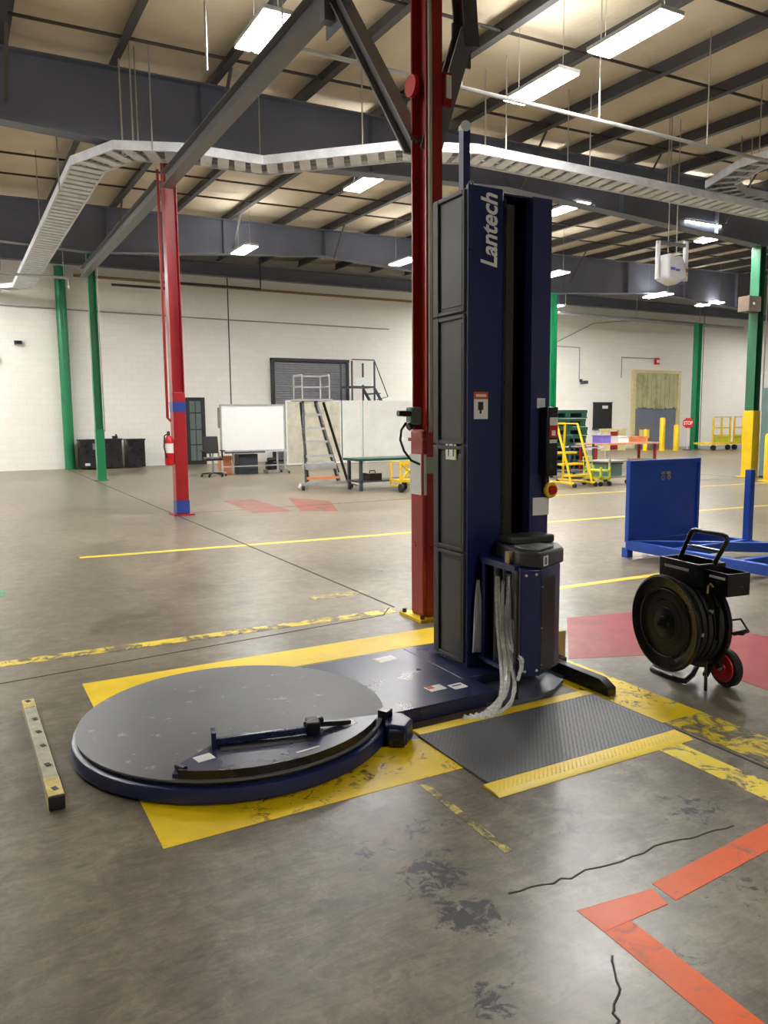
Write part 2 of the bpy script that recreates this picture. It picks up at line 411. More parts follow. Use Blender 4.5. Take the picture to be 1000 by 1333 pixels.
def joint(pts, wd, nm='floor_joint'):
    g = G()
    for a, b in zip(pts, pts[1:]): g.prism(strip(a, b, wd), 0.0002, 0.0016)
    return build(nm, g, 'joint', floor, smooth=False)
joint([(3.0, 5.3), (3.09, 26.6)], 0.022)
joint([(-4, 4.75), (0.14, 4.88), (2.80, 5.12), (2.95, 5.3)], 0.012, 'floor_crack')
joint([(2.955, 0.8), (2.955, 3.14)], 0.014)
joint([(3.0, 12.6), (16.0, 12.4)], 0.02)
joint([(16.3, 1.0), (17.5, 26)], 0.02)
def crack(pts, wd):
    out = []
    for a, b in zip(pts, pts[1:]):
        n = 7
        for i in range(n):
            t = i / n; out.append((a[0] + (b[0] - a[0]) * t + random.uniform(-.012, .012), a[1] + (b[1] - a[1]) * t + random.uniform(-.012, .012)))
    out.append(pts[-1]); joint(out, wd, 'floor_crack')
crack([(1.45, 1.84), (1.68, 1.80), (2.13, 1.79), (2.42, 1.75)], 0.006)
crack([(1.28, 1.24), (1.40, 1.32), (1.52, 1.46)], 0.006)

wall_b = build('wall_back', G().b2(-9, WY, 0, 46, WY + 0.3, 7.6), 'wall', kind='structure')
build('wall_left', G().b2(-9.3, -9, 0, -9, WY, 7.6), 'wall', kind='structure')
build('wall_right', G().b2(46, -9, 0, 46.3, WY, 8.2), 'wall', kind='structure')
build('wall_front', G().b2(-9, -9.3, 0, 46, -9, 7.6), 'wall', kind='structure')
def zr(x, y): return 6.58 + 0.012 * (x - 4) + 0.018 * (y - 10)       # underside of the purlins
PX = [0.92 + 1.48 * k for k in range(-6, 31)]
# roof insulation, draped a little between the purlins
g = G(); nx = []
for a, b in zip(PX, PX[1:]):
    for t in (0, .25, .5, .75): nx.append((a + (b - a) * t, -0.05 * math.sin(PI * t)))
nx.append((PX[-1], 0))
ys = [-9, 4.9, 12.4, 20.8, WY]
for x, d in nx:
    for y in ys: g.v.append((x, y, zr(x, y) + 0.235 + d))
L = len(ys)
for i in range(len(nx) - 1):
    for j in range(L - 1): g.f.append((i * L + j, (i + 1) * L + j, (i + 1) * L + j + 1, i * L + j + 1))
ceil = build('ceiling', g, 'insul', kind='structure')
s = ceil.modifiers.new('thick', 'SOLIDIFY'); s.thickness = 0.05; s.offset = 1
for x in PX:                                                        # Z purlins, one object each
    if x > 45.5 or x < -8.6: continue
    g = G()
    za, zb = zr(x, -9), zr(x, WY)
    g.bar((x, -8.9, za + 0.115), (x, WY - 0.05, zb + 0.115), 0.012, 0.23)
    g.bar((x - 0.05, -8.9, za + 0.006), (x - 0.05, WY - 0.05, zb + 0.006), 0.11, 0.012)
    g.bar((x + 0.05, -8.9, za + 0.226), (x + 0.05, WY - 0.05, zb + 0.226), 0.11, 0.012)
    build('purlin', g, 'purlin', ceil)
for y in (-4, -1, 2.0, 3.6, 7.0, 8.9, 11.4, 14.6, 17.4, 18.9, 22.8, 24.6):   # sag rods and small pipes under the roof
    build('sag_rod', G().tube([(-8.5, y, zr(-8.5, y) + .06), (4, y, zr(4, y) + 0.04), (20, y, zr(20, y) + 0.06), (45, y, zr(45, y) + .06)], 0.022, 6), 'strap', ceil)
def girder(y, segs, name='roof_girder', tf=0.28):
    """tapered welded I girder along x: segs = (x, z_bottom); top follows the purlins"""
    g = G()
    for (xa, za), (xb, zb) in zip(segs, segs[1:]):
        ta, tb = zr(xa, y) - 0.004, zr(xb, y) - 0.004
        v = []
        g.add([(xa, y - .006, za), (xb, y - .006, zb), (xb, y - .006, tb), (xa, y - .006, ta), (xa, y + .006, za), (xb, y + .006, zb), (xb, y + .006, tb), (xa, y + .006, ta)],
              [(0, 1, 2, 3), (7, 6, 5, 4), (0, 4, 5, 1), (3, 2, 6, 7), (0, 3, 7, 4), (1, 5, 6, 2)])
        g.bar((xa, y, za), (xb, y, zb), tf, 0.02); g.bar((xa, y, ta - .01), (xb, y, tb - .01), tf, 0.02)
    o = build(name, g, 'girder', ceil)
    xs = [q[0] for q in segs]
    x = xs[0] + 0.7
    while x < xs[-1]:
        for (xa, za), (xb, zb) in zip(segs, segs[1:]):
            if xa <= x <= xb:
                z0 = za + (zb - za) * (x - xa) / (xb - xa)
                build('web_stiffener', G().b2(x - .006, y - .12, z0 + .02, x + .006, y + .12, zr(x, y) - .03), 'girder', o)
        x += 2.96
    return o
for y in (-3.0, 4.9): girder(y, [(-8.9, 5.75), (-3, 5.85), (3.0, 5.5), (9.5, 5.85), (16.4, 5.5), (23, 5.85), (29, 5.5), (37, 5.85), (45.8, 5.6)])
girder(12.4, [(-8.9, 5.75), (-3, 5.8), (3.1, 5.52), (9.5, 5.85), (17.1, 5.5), (23, 5.85), (29, 5.5), (37, 5.85), (45.8, 5.6)])
girder(20.8, [(-8.9, 5.8), (-3, 5.9), (3.2, 5.65), (9.5, 6.12), (17.8, 5.65), (23, 6.0), (29, 5.6), (37, 5.85), (45.8, 5.6)])
build('eave_girder', G().b2(-8.9, WY - .30, EAVE, 45.9, WY - .28, 6.78).b2(-8.9, WY - .42, EAVE - .02, 45.9, WY - .16, EAVE).b2(-8.9, WY - .42, 6.78, 45.9, WY - .16, 6.80), 'girder', ceil)
# flange braces between purlins and girders
for (y, z) in ((12.4, 5.85), (20.8, 6.05)):
    for k, x in enumerate(PX):
        if 0 < x < 20 and k % 2 == 0:
            build('flange_brace', G().bar((x, y - .13, z), (x, y - .85, zr(x, y - .85)), 0.05, 0.012), 'purlin', ceil)
# wall trims: gas pipe, conduits, control joints
t1 = build('trim_1', G().tube([(3.6, WY - .12, 6.08), (12, WY - .12, 6.05), (20, WY - .12, 6.05), (33, WY - .12, 6.0)], 0.045, 8), 'gaspipe', kind='structure')
for i, x in enumerate((8.62, 18.6, 22.9, 33.0)):
    build('control_joint', G().b2(x - .02, WY - .006, 0, x + .02, WY + .01, EAVE), 'joint', wall_b)
build('wall_conduit', G().tube([(-3, WY - .05, 5.1), (4, WY - .05, 5.02), (8.6, WY - .05, 4.98), (15, WY - .05, 4.95)], 0.022, 6), 'cable', wall_b)
build('wall_conduit', G().tube([(24.8, WY - .05, 3.2), (24.8, WY - .05, 4.6), (22.0, WY - .05, 4.62)], 0.02, 6), 'cable', wall_b)
build('wall_conduit', G().tube([(27.4, WY - .05, 3.3), (27.4, WY - .05, 4.25), (29.6, WY - .05, 4.25)], 0.02, 6), 'cable', wall_b)
build('wall_conduit', G().tube([(23.0, WY - .05, 4.6), (25.6, WY - .05, 5.7), (29.0, WY - .05, 6.05)], 0.02, 6), 'cable', wall_b)

# roll-up door, glazed door, strip-curtain doorway
d1 = build('door_1', G().b2(10.15, WY - .10, 0, 13.15, WY - .02, 3.64), 'dframe', kind='structure')
for k in range(44):
    z = 0.05 + k * 0.08
    build('slat', G().xprism([(WY - .10, z), (WY - .125, z + .012), (WY - .125, z + .06), (WY - .10, z + .076)], 10.22, 13.08), 'rollup', d1)
build('guide_rail', G().b2(10.10, WY - .16, 0, 10.22, WY - .04, 3.7), 'dframe', d1)
build('guide_rail', G().b2(13.08, WY - .16, 0, 13.20, WY - .04, 3.7), 'dframe', d1)
build('door_lintel', G().b2(10.10, WY - .2, 3.62, 13.2, WY - .02, 3.72), 'dframe', d1)
d2 = build('door_2', G().b2(6.98, WY - .06, 0, 7.12, WY, 2.3).b2(7.52, WY - .06, 0, 7.66, WY, 2.3).b2(7.12, WY - .06, 2.2, 7.52, WY, 2.3).b2(7.12, WY - .06, 0, 7.52, WY, .12), 'dframe', kind='structure')
for z0, z1 in ((.14, .66), (.70, 1.18), (1.22, 1.75), (1.79, 2.18)):
    build('pane', G().b2(7.12, WY - .04, z0, 7.31, WY - .03, z1), 'glass', d2); build('pane', G().b2(7.33, WY - .04, z0, 7.52, WY - .03, z1), 'glass', d2)
    build('glazing_bar', G().b2(7.12, WY - .06, z1, 7.52, WY - .01, z1 + .04), 'dframe', d2)
build('glazing_bar', G().b2(7.31, WY - .06, .12, 7.33, WY - .01, 2.2), 'dframe', d2)
d3 = build('door_3', G().b2(28.1, WY - .12, 0, 28.3, WY, 3.7).b2(31.15, WY - .12, 0, 31.35, WY, 3.7).b2(28.3, WY - .12, 3.55, 31.15, WY, 3.7), 'cream', kind='structure')
build('door_leaf', G().b2(28.3, WY - .03, 0, 31.15, WY - .01, 3.55), 'slate', d3)
for k in range(19):
    x = 28.32 + k * 0.15
    build('curtain_strip', G().b2(x, WY - .09 - (k % 2) * .012, 1.9 + random.uniform(-.05, .05), x + .145, WY - .085 - (k % 2) * .012, 3.55), 'strip', d3)
build('window_slot', G().b2(28.9, WY - .05, 2.0, 30.4, WY - .032, 2.45), 'grey', d3)

# ================================================================ COLUMNS
def hshape(g, x, y, z0, z1, d=0.17, bf=0.17, tf=0.014, tw=0.010):
    g.b2(x - d / 2, y - bf / 2, z0, x - d / 2 + tf, y + bf / 2, z1); g.b2(x + d / 2 - tf, y - bf / 2, z0, x + d / 2, y + bf / 2, z1)
    g.b2(x - d / 2 + tf, y - tw / 2, z0, x + d / 2 - tf, y + tw / 2, z1); return g
def baseplate(g, x, y, s=0.30): return g.b2(x - s / 2, y - s / 2, 0, x + s / 2, y + s / 2, 0.02)
c1x, c1y = 3.085, 4.93
t = thing('steel_column', 'dark red steel column standing right behind the blue wrapping machine', 'column', (c1x, c1y, 0))
g = G()
for yy in (-.10, .086): g.b2(c1x - .068, c1y + yy, .02, c1x + .068, c1y + yy + .014, 5.49)
g.b2(c1x - .006, c1y - .086, .02, c1x + .006, c1y + .086, 5.49)
build('shaft', g, 'redcol', t)
build('lower_casing', G().b2(c1x - .095, c1y - .095, .02, c1x + .095, c1y + .095, 1.42), 'redcol', t, bevel=0.02)
build('conduit', G().tube([(c1x - .045, c1y - .118, 1.4), (c1x - .045, c1y - .118, 4.0), (c1x - .05, c1y - .118, 4.5)], 0.015, 8), 'rod', t, label='pale conduit strip in the column recess')
build('base_plate', baseplate(G(), c1x, c1y, .32), 'yel_clean', t)
for dx, dy in ((-.13, -.13), (.13, -.13), (-.13, .13), (.13, .13)): build('anchor_bolt', G().cyl((c1x + dx, c1y + dy, .02), (c1x + dx, c1y + dy, .05), .016, 6), 'black', t)
nb = build('paper_notice', G().b2(c1x - .099, c1y - .07, .94, c1x - .096, c1y + .09, 1.24).b2(c1x - .09, c1y - .099, .94, c1x + .085, c1y - .096, 1.24), 'paper', t, label='white paper notice wrapped round the column')
build('printed_block', G().b2(c1x - .07, c1y - .101, 1.10, c1x + .07, c1y - .0985, 1.22), 'greenlabel', nb)
build('clamp_band', G().b2(c1x - .105, c1y - .105, 1.335, c1x + .105, c1y + .105, 1.36), 'redcol', t)
build('alarm_bell', G().cyl((c1x - .068, c1y + .06, 3.84), (c1x - .10, c1y + .06, 3.84), .075, 18), 'red', t)
sb = build('strobe_box', G().b2(c1x + .068, c1y - .12, 3.68, c1x + .135, c1y - .03, 3.90), 'redcol', t); build('strobe_lens', G().b2(c1x + .085, c1y - .132, 3.73, c1x + .125, c1y - .12, 3.88), 'white', sb)
t = thing('hose_fitting', 'small grey fitting with black curled hose on the dark red column', 'fitting', (c1x - .12, c1y, 1.42))
build('body', G().box(c1x - .135, c1y - .03, 1.52, .09, .09, .13), 'teal', t, bevel=.015)
build('nozzle', G().cyl((c1x - .17, c1y - .05, 1.535), (c1x - .28, c1y - .05, 1.54), .022, 10), 'black', t)
build('valve', G().cyl((c1x - .15, c1y - .04, 1.46), (c1x - .19, c1y - .04, 1.44), .03, 10), 'black', t)
build('hose', G().tube([(c1x - .22, c1y - .06, 1.47), (c1x - .27, c1y - .08, 1.42), (c1x - .285, c1y - .09, 1.35), (c1x - .26, c1y - .10, 1.27), (c1x - .20, c1y - .10, 1.20), (c1x - .13, c1y - .10, 1.17)], .009, 8), 'black', t)

c2x, c2y = 3.13, 12.46
t = thing('steel_column', 'crimson steel column with blue bands and extinguisher, left of the machine', 'column', (c2x, c2y, 0))
build('shaft', hshape(G(), c2x, c2y, .02, 5.51, .19, .20), 'redcol2', t)
build('base_plate', baseplate(G(), c2x, c2y, .34), 'redcol2', t)
build('lower_casing', G().b2(c2x - .10, c2y - .105, .02, c2x + .10, c2y + .105, 1.95), 'redcol2', t, bevel=.01)
build('blue_band', G().b2(c2x - .104, c2y - .109, .03, c2x + .104, c2y + .109, .24), 'blueband', t, label='blue band at the foot')
build('blue_band', G().b2(c2x - .104, c2y - .109, 1.64, c2x + .104, c2y + .109, 1.80), 'blueband', t, label='blue band at head height')
build('riser_pipe', G().tube([(c2x - .17, c2y - .02, 5.3), (c2x - .17, c2y - .02, 1.55), (c2x - .12, c2y - .02, 1.50)], .022, 8), 'redcol', t)
t = thing('fire_extinguisher', 'red fire extinguisher with white label on the crimson column', 'extinguisher', (c2x - .17, c2y - .05, .80))
ex, ey = c2x - .175, c2y - .05
build('cylinder', G().lathe([(.01, .80), (.065, .81), (.072, .84), (.072, 1.18), (.05, 1.25), (.02, 1.28)], (ex, ey, 0), 'z', 16), 'red', t)
build('label_band', G().lathe([(.0735, 1.0), (.0735, 1.15)], (ex, ey, 0), 'z', 16), 'white', t)
build('valve', G().b2(ex - .02, ey - .02, 1.275, ex + .02, ey + .02, 1.34), 'black', t)
build('hose', G().tube([(ex, ey - .02, 1.31), (ex - .07, ey - .03, 1.27), (ex - .085, ey - .04, 1.1), (ex - .06, ey - .075, .92)], .012, 8), 'black', t)
build('bracket', G().b2(ex + .05, ey - .03, .95, ex + .09, ey + .03, 1.2), 'redcol', t)

def green_col(x, y, top, label, m='green', w_=.19, extra=False):
    t = thing('steel_column', label, 'column', (x, y, 0))
    build('shaft', hshape(G(), x, y, .02, top, w_, w_), m, t); build('base_plate', baseplate(G(), x, y, w_ * 1.6), m, t)
    return t
gc = green_col(3.24, 20.95, 5.64, 'green column in front of the black crates, second from the left')
build('lower_casing', G().b2(3.14, 20.85, .02, 3.35, 21.05, 1.30), 'green', gc)
build('conduit', G().tube([(3.36, 20.83, 1.25), (3.36, 20.83, 5.4)], .018, 8), 'rod', gc)
gw = thing('steel_column', 'leftmost green column standing against the cream wall', 'column', (3.18, WY - .22, 0))
build('shaft', G().lathe([(.16, .02), (.16, 6.3)], (3.18, WY - .22, 0), 'z', 20), 'green', gw); build('base_plate', baseplate(G(), 3.18, WY - .24, .34), 'green', gw)
green_col(17.85, 20.6, 5.62, 'green column mostly hidden behind the right side of the wrapping machine', w_=.24)
t = green_col(29.3, 24.1, 5.58, 'slim green column right of the stop sign', w_=.26)
t = thing('steel_column', 'green column with yellow lower half at the right edge', 'column', (17.1, 12.4, 0))
build('shaft', hshape(G(), 17.1, 12.4, .02, 5.49, .22, .24), 'green2', t)
build('lower_casing', G().b2(16.97, 12.26, .02, 17.24, 12.54, 1.62), 'yelsteel', t, label='yellow painted lower half', bevel=.01)
build('base_plate', baseplate(G(), 17.1, 12.4, .4), 'yelsteel', t)
jb = build('junction_box', G().b2(16.55, 12.2, 3.95, 16.98, 12.5, 4.30), 'brownbox', t); build('knockout', G().cyl((16.7, 12.199, 4.12), (16.7, 12.18, 4.12), .04, 10), 'bright', jb)
build('conduit', G().tube([(17.26, 12.24, 1.6), (17.26, 12.24, 5.0)], .02, 6), 'rod', t)
# long grey strut on the column line with its knee braces
sx_ = 3.05
def ibeam(g, p0, p1, wd, ht, tk=.012, up=(0, 0, 1)):
    p0, p1 = Vector(p0), Vector(p1); d = (p1 - p0).normalized(); u = Vector(up); q = d.cross(u).normalized(); h = q.cross(d).normalized() * ht / 2
    g.bar(p0, p1, tk, ht, up); g.bar(p0 + h, p1 + h, wd, tk, up); g.bar(p0 - h, p1 - h, wd, tk, up); return g
t = thing('steel_strut', 'grey overhead steel strut with a knee brace onto the dark red column', 'beam', (sx_, 8.7, 5.1))
build('beam', ibeam(G(), (sx_, 5.04, 5.10), (sx_, 12.28, 5.10), .17, .20), 'strut', t)
build('knee_brace', ibeam(G(), (sx_, 6.25, 5.0), (sx_, 5.04, 3.45), .12, .11, .014), 'strut', t)
build('gusset', G().b2(sx_ - .006, 6.05, 4.76, sx_ + .006, 6.5, 5.0), 'girder', t); build('clip', G().b2(sx_ - .10, 6.32, 4.84, sx_ + .02, 6.42, 5.0), 'girder', t)
t = thing('steel_strut', 'far grey overhead strut between the crimson and the green column', 'beam', (sx_, 16.7, 5.1))
build('beam', ibeam(G(), (sx_, 12.66, 5.10), (sx_, 20.83, 5.15), .17, .20), 'strut', t)
t = thing('knee_bracket', 'steep grey bracket and dark hanger on the right of the dark red column', 'bracket', (3.2, 4.9, 3.4))
build('brace', ibeam(G(), (3.10, 4.90, 3.40), (3.37, 4.88, 4.22), .12, .10, .014, (0, -1, 0)), 'strut', t)
build('hanger', ibeam(G(), (3.40, 4.88, 4.12), (3.27, 4.88, 5.50), .12, .12, .014, (0, -1, 0)), 'purlin', t)
build('gusset', G().b2(3.30, 4.92, 4.02, 3.46, 4.935, 4.30), 'purlin', t)

# ================================================================ STRETCH WRAPPING MACHINE
mx, my = 2.0, 3.55
mc = thing('stretch_wrapper', 'navy blue pallet wrapping machine with tall mast and round grey turntable', 'machine', (mx, my, 0))
tcx, tcy, tr = 1.10, 3.52, 0.72
build('base_frame', G().prism(rect(1.2, 3.17, 2.42, 4.07), .004, .075).prism(rect(2.36, 3.42, 3.12, 4.07), .004, .078), 'navy_d', mc, bevel=.006)
pl = [(2.30, 3.30), (2.34, 3.16), (2.44, 3.10), (2.62, 3.10), (2.80, 3.16), (2.94, 3.25), (3.06, 3.38), (3.10, 3.50), (2.36, 3.50)]
build('foot_plate', G().prism(pl, .004, .022), mat('slate_foot_plate', (86, 92, 104), .4, .1, scale=4), mc, label='grey foot plate under the film carriage')
sk = build('turntable_skirt', G().lathe([(tr - .05, .012), (tr + .024, .014), (tr + .026, .03), (tr + .016, .068), (tr + .006, .074), (tr - .05, .074)], (tcx, tcy, 0), 'z', 96), 'navy', mc, bevel=0)
build('turntable_gap', G().lathe([(tr - .008, .074), (tr - .008, .088)], (tcx, tcy, 0), 'z', 96), 'black', mc)
dk = build('turntable_deck', G().lathe([(tr - .004, .088), (tr, .090), (tr, .097), (tr - .004, .0995)], (tcx, tcy, 0), 'z', 96), 'deck', mc, label='scuffed grey round turntable top')
# folding ramp plate on the turntable rim
def arc(a0, a1, r, n=14): return [(tcx + r * math.cos(math.radians(a0 + (a1 - a0) * i / n)), tcy + r * math.sin(math.radians(a0 + (a1 - a0) * i / n))) for i in range(n + 1)]
rp_outer = arc(-128, -42, tr - .012)
inner = [(1.64, 3.085), (1.45, 3.13), (1.36, 3.08)]
rp = rp_outer + [(1.655, 3.10), (1.42, 3.155), (1.30, 3.085), (0.90, 3.175), (0.70, 3.03)]
rp = build('pallet_grip_plate', G().prism(rp, .0997, .118), 'navy_d', mc, label='long navy grip plate lying on the turntable front')
build('skirt', G().prism(arc(-126, -44, tr - .010) + arc(-44, -126, tr - .022), .098, .135), 'black', rp)
build('grip_bar', G().bar((0.89, 3.145, .134), (1.29, 3.055, .14), .028, .03), 'navy_d', rp, bevel=.004)
build('slot', G().bar((0.90, 3.095, .1185), (1.27, 3.01, .1185), .055, .002), 'ink', rp)
build('bar_end', G().box(0.885, 3.146, .150, .02, .07, .07, -.22), 'navy_d', rp)
build('pivot_block', G().box(1.31, 3.06, .148, .06, .08, .06, -.3), 'black', rp, bevel=.006)
build('pivot_pin', G().cyl((1.27, 3.05, .165), (1.36, 3.07, .165), .014, 10), 'black', rp)
build('pivot_arm', G().bar((1.33, 3.075, .15), (1.50, 3.075, .125), .03, .022), 'black', rp)
build('handle_stub', G().cyl((.715, 2.955, .13), (.69, 3.0, .13), .012, 8), 'black', rp)
build('sticker', G().box(.815, 3.045, .1187, .075, .06, .0012, .15), 'paper', rp); build('sticker', G().box(1.49, 3.075, .1187, .075, .055, .0012, .2), 'white', rp)
build('sticker', G().box(1.22, 2.905, .1187, .11, .013, .0012, .13), 'paper', rp)
build('sticker_band', G().box(1.475, 3.098, .1195, .06, .012, .001, .2), 'orange_s', rp)
# corner pod beside the turntable
pod = build('drive_pod', G().prism([(1.655, 3.02), (1.72, 2.94), (1.80, 3.01), (1.80, 3.11), (1.73, 3.155)], .005, .10), 'navy', mc, bevel=.012)
build('pod_wheel', G().cyl((1.66, 2.99, .045), (1.72, 2.95, .045), .04, 14), 'black', pod)
build('pod_lug', G().box(1.70, 3.10, .11, .05, .05, .05, .5), 'black', pod)
# stickers on the bridge
def flat_sticker(cx, cy, sx, sy, rz, z=.0757): return build('floor_sticker', G().box(cx, cy, z, sx, sy, .0012, rz), 'white', mc)
st = flat_sticker(2.17, 3.945, .13, .085, .1); build('print_line', G().box(2.17, 3.945, .0766, .10, .012, .0008, .1), 'paper', st)
st = flat_sticker(2.155, 3.37, .10, .075, .05); build('print_block', G().box(2.13, 3.385, .0766, .04, .04, .0008, .05), 'orange_s', st)
st = flat_sticker(2.275, 3.335, .085, .075, .05); build('print_line', G().box(2.275, 3.345, .0766, .06, .012, .0008, .05), 'ink', st)
st = flat_sticker(1.80, 3.235, .04, .025, .1); build('print_block', G().box(1.80, 3.24, .0766, .02, .012, .0008, .1), 'red', st)
# mast
TX0, TX1, TY0, TY1, TZ = 2.492, 3.078, 3.568, 3.905, 2.735
mast = build('mast', G().prism([(TX0 + .012, TY0 + .02), (2.80, TY0 + .06), (2.80, TY1 - .10), (2.935, TY1 - .10), (2.935, TY0 + .06), (TX1 - .003, TY0 + .01), (TX1 - .003, TY1), (TX0 + .012, TY1)], .078, TZ - .01), 'black', mc)
nav = build('mast_front_cover', G().prism([(TX0 + .004, TY0), (2.722, TY0), (2.735, TY0 + .006), (2.775, TY0 + .05), (2.775, TY0 + .065), (TX0 + .004, TY0 + .02)], .078, TZ + .01), 'navy', mc, label='navy front cover carrying the white lettering')
build('mast_front_cover', G().prism([(2.935, TY0 + .05), (2.94, TY0), (TX1, TY0), (TX1, TY0 + .06), (2.935, TY0 + .06)], .40, TZ), 'navy_l', mc, label='plain navy cover right of the slot')
build('guide_rail', G().b2(2.832, TY0 + .10, .10, 2.885, TY0 + .24, TZ - .03), 'rail', mc)
build('mast_cap', G().prism([(TX0 + .012, TY0 + .02), (TX1, TY0 + .02), (TX1, TY1), (TX0 + .012, TY1)], TZ - .01, TZ), 'navy', mc)
for z0, z1 in ((.095, .735), (.745, 1.345), (1.355, 2.07), (2.08, TZ - .01)):       # four charcoal side panels
    x0 = TX0
    p = build('side_panel', G().b2(x0 + .006, TY0 + .022, z0, x0 + .012, TY1, z1), 'charcoal', mc)
    fr = G().b2(x0 - .008, TY0 + .022, z0, x0 + .008, TY0 + .040, z1).b2(x0 - .008, TY1 - .055, z0, x0 + .008, TY1, z1)
    fr.b2(x0 - .008, TY0 + .04, z0, x0 + .008, TY1 - .055, z0 + .022).b2(x0 - .008, TY0 + .04, z1 - .022, x0 + .008, TY1 - .055, z1)
    build('raised_frame', fr, 'charcoal', p, bevel=.004)
    build('inset', G().prism([(x0 - .003, TY0 + .05), (x0 + .007, TY0 + .05), (x0 + .007, TY1 - .075), (x0 + .002, TY1 - .075)], z0 + .04, z1 - .045), 'charcoal', p)
build('beacon_post', G().b2(2.575, 3.73, TZ, 2.62, 3.775, 3.09), 'navy_l', mc); build('beacon', G().cyl((2.585, 3.722, 3.105), (2.605, 3.775, 3.105), .028, 16), 'paper', mc)
build('eye_bolt', G().ring((2.56, 3.64, TZ + .03), 'x', .02, .006, 14, 6), 'black', mc)
# lettering, warning label, notice
lg = fit_text(text_g('Lantech', 1.0, bold=.022, shear=.22, depth=.001), (2.690, TY0 - .0015, 2.325), (0, 0, 1), (-1, 0, 0), (0, -1, 0), .392, .112)
build('lettering', lg, 'white', nav, label='white maker lettering reading upwards', smooth=False)
wl = build('warning_label', G().b2(2.537, TY0 - .002, 1.495, 2.632, TY0, 1.645), 'white', mc)
build('warning_band', G().b2(2.537, TY0 - .003, 1.605, 2.632, TY0 - .002, 1.645), 'orange_s', wl)
build('pictogram', G().prism([(2.565, TY0 - .0032), (2.60, TY0 - .0032), (2.60, TY0 - .002), (2.565, TY0 - .002)], 1.545, 1.59).b2(2.575, TY0 - .0032, 1.525, 2.588, TY0 - .002, 1.56), 'ink', wl)
build('print_line', G().b2(2.55, TY0 - .0032, 1.618, 2.62, TY0 - .003, 1.632), 'white', wl)
nl = build('notice', G().b2(TX0 - .005, 3.665, 1.265, TX0 - .003, 3.775, 1.375), 'white', mc, label='white notice with green edge on the side panel')
build('print_line', G().b2(TX0 - .006, 3.69, 1.285, TX0 - .005, 3.70, 1.355).b2(TX0 - .006, 3.74, 1.285, TX0 - .005, 3.75, 1.355), 'ink', nl)
build('green_edge', G().b2(TX0 - .006, 3.665, 1.265, TX0 - .005, 3.678, 1.375), 'ygreen', nl)
# control box on the right side of the mast
cb = build('control_box', G().b2(3.00, TY0 - .075, 1.16, 3.085, TY0, 1.56), 'black', mc, bevel=.006)
cyf = TY0 - .0752
build('label_plate', G().b2(3.02, cyf - .002, 1.455, 3.078, cyf, 1.50), 'white', cb); build('label_plate', G().b2(3.02, cyf - .002, 1.385, 3.078, cyf, 1.455), 'red', cb)
build('print_block', G().b2(3.035, cyf - .003, 1.395, 3.062, cyf - .002, 1.425), 'white', cb); build('label_plate', G().b2(3.02, cyf - .002, 1.352, 3.075, cyf, 1.372), 'paper', cb)
qr = build('white_sticker', G().b2(2.985, TY0 - .003, 1.555, 3.045, TY0 - .001, 1.612), 'white', mc); build('print_block', G().b2(2.995, TY0 - .004, 1.565, 3.035, TY0 - .003, 1.60), 'paper', qr)
es = build('stop_ring', G().ring((3.075, TY0 - .03, 1.075), 'y', .036, .014, 20, 8), 'yelsteel', mc, label='yellow emergency stop ring'); build('stop_button', G().cyl((3.075, TY0 - .055, 1.075), (3.075, TY0 - .01, 1.075), .026, 14), 'red', es)
build('bracket', G().b2(3.03, TY0 - .03, 1.06, 3.06, TY0, 1.16), 'black', mc)
build('paper_tag', G().prism([(2.962, TY0 - .004), (2.963, TY0 - .002), (3.075, TY0 - .012), (3.075, TY0 - .015)], .925, 1.03), 'white', mc, label='white paper tag hanging on the mast')
# film carriage
P1, P2, P3, P4 = (2.529, 3.134), (2.627, 3.091), (2.846, 3.189), (2.92, 3.30)
cr = build('film_carriage', G().prism([P1, P2, P3, P4, (2.92, 3.565), (2.72, 3.565), (2.68, 3.22), (2.56, 3.20)], .14, .715), 'navy', mc, bevel=.008, label='navy film carriage low on the mast')
build('bay_top', G().prism([(2.535, 3.19), (2.70, 3.19), (2.73, 3.566), (2.575, 3.566), (2.555, 3.50)], .69, .725), 'navy', cr)
build('bay_bottom', G().prism([(2.535, 3.19), (2.70, 3.19), (2.73, 3.566), (2.575, 3.566), (2.555, 3.50)], .125, .15), 'navy', cr)
build('bay_post', G().b2(2.562, 3.49, .15, 2.585, 3.52, .69), 'navy', cr)
def on_face(a, b, s, off):
    a, b = Vector(a), Vector(b); d = (b - a).normalized(); n = Vector((d.y, -d.x)); p = a + (b - a) * s + n * off; return p
for s_, z in ((.28, .685), (.78, .69), (.25, .17), (.85, .175)):
    a = on_face(P1, P2, s_, 0); b = on_face(P1, P2, s_, .008)
    build('panel_bolt', G().cyl((a.x, a.y, z), (b.x, b.y, z), .008, 8), 'bright', cr)
a, b, c_, d_ = on_face(P2, P3, .04, .003), on_face(P2, P3, .74, .003), on_face(P2, P3, .74, -.01), on_face(P2, P3, .04, -.01)
build('dark_side_panel', G().prism([tuple(a), tuple(b), tuple(c_), tuple(d_)], .16, .66), 'rail', cr)
for s_, z in ((.06, .62), (.06, .40), (.06, .2), (.70, .60)):
    a = on_face(P2, P3, s_, .002); b = on_face(P2, P3, s_, .009); build('panel_bolt', G().cyl((a.x, a.y, z), (b.x, b.y, z), .006, 8), 'bright', cr)
hd = build('drive_head', G().prism([(2.60, 3.30), (2.565, 3.20), (2.632, 3.085), (2.86, 3.18), (2.94, 3.31), (2.94, 3.50), (2.66, 3.52)], .715, .80), 'charcoal', mc, bevel=.012, label='dark grey drive head on top of the film carriage')
build('lid', G().prism([(2.615, 3.30), (2.60, 3.215), (2.645, 3.13), (2.80, 3.19), (2.80, 3.30)], .80, .815), 'deck', hd, bevel=.006)
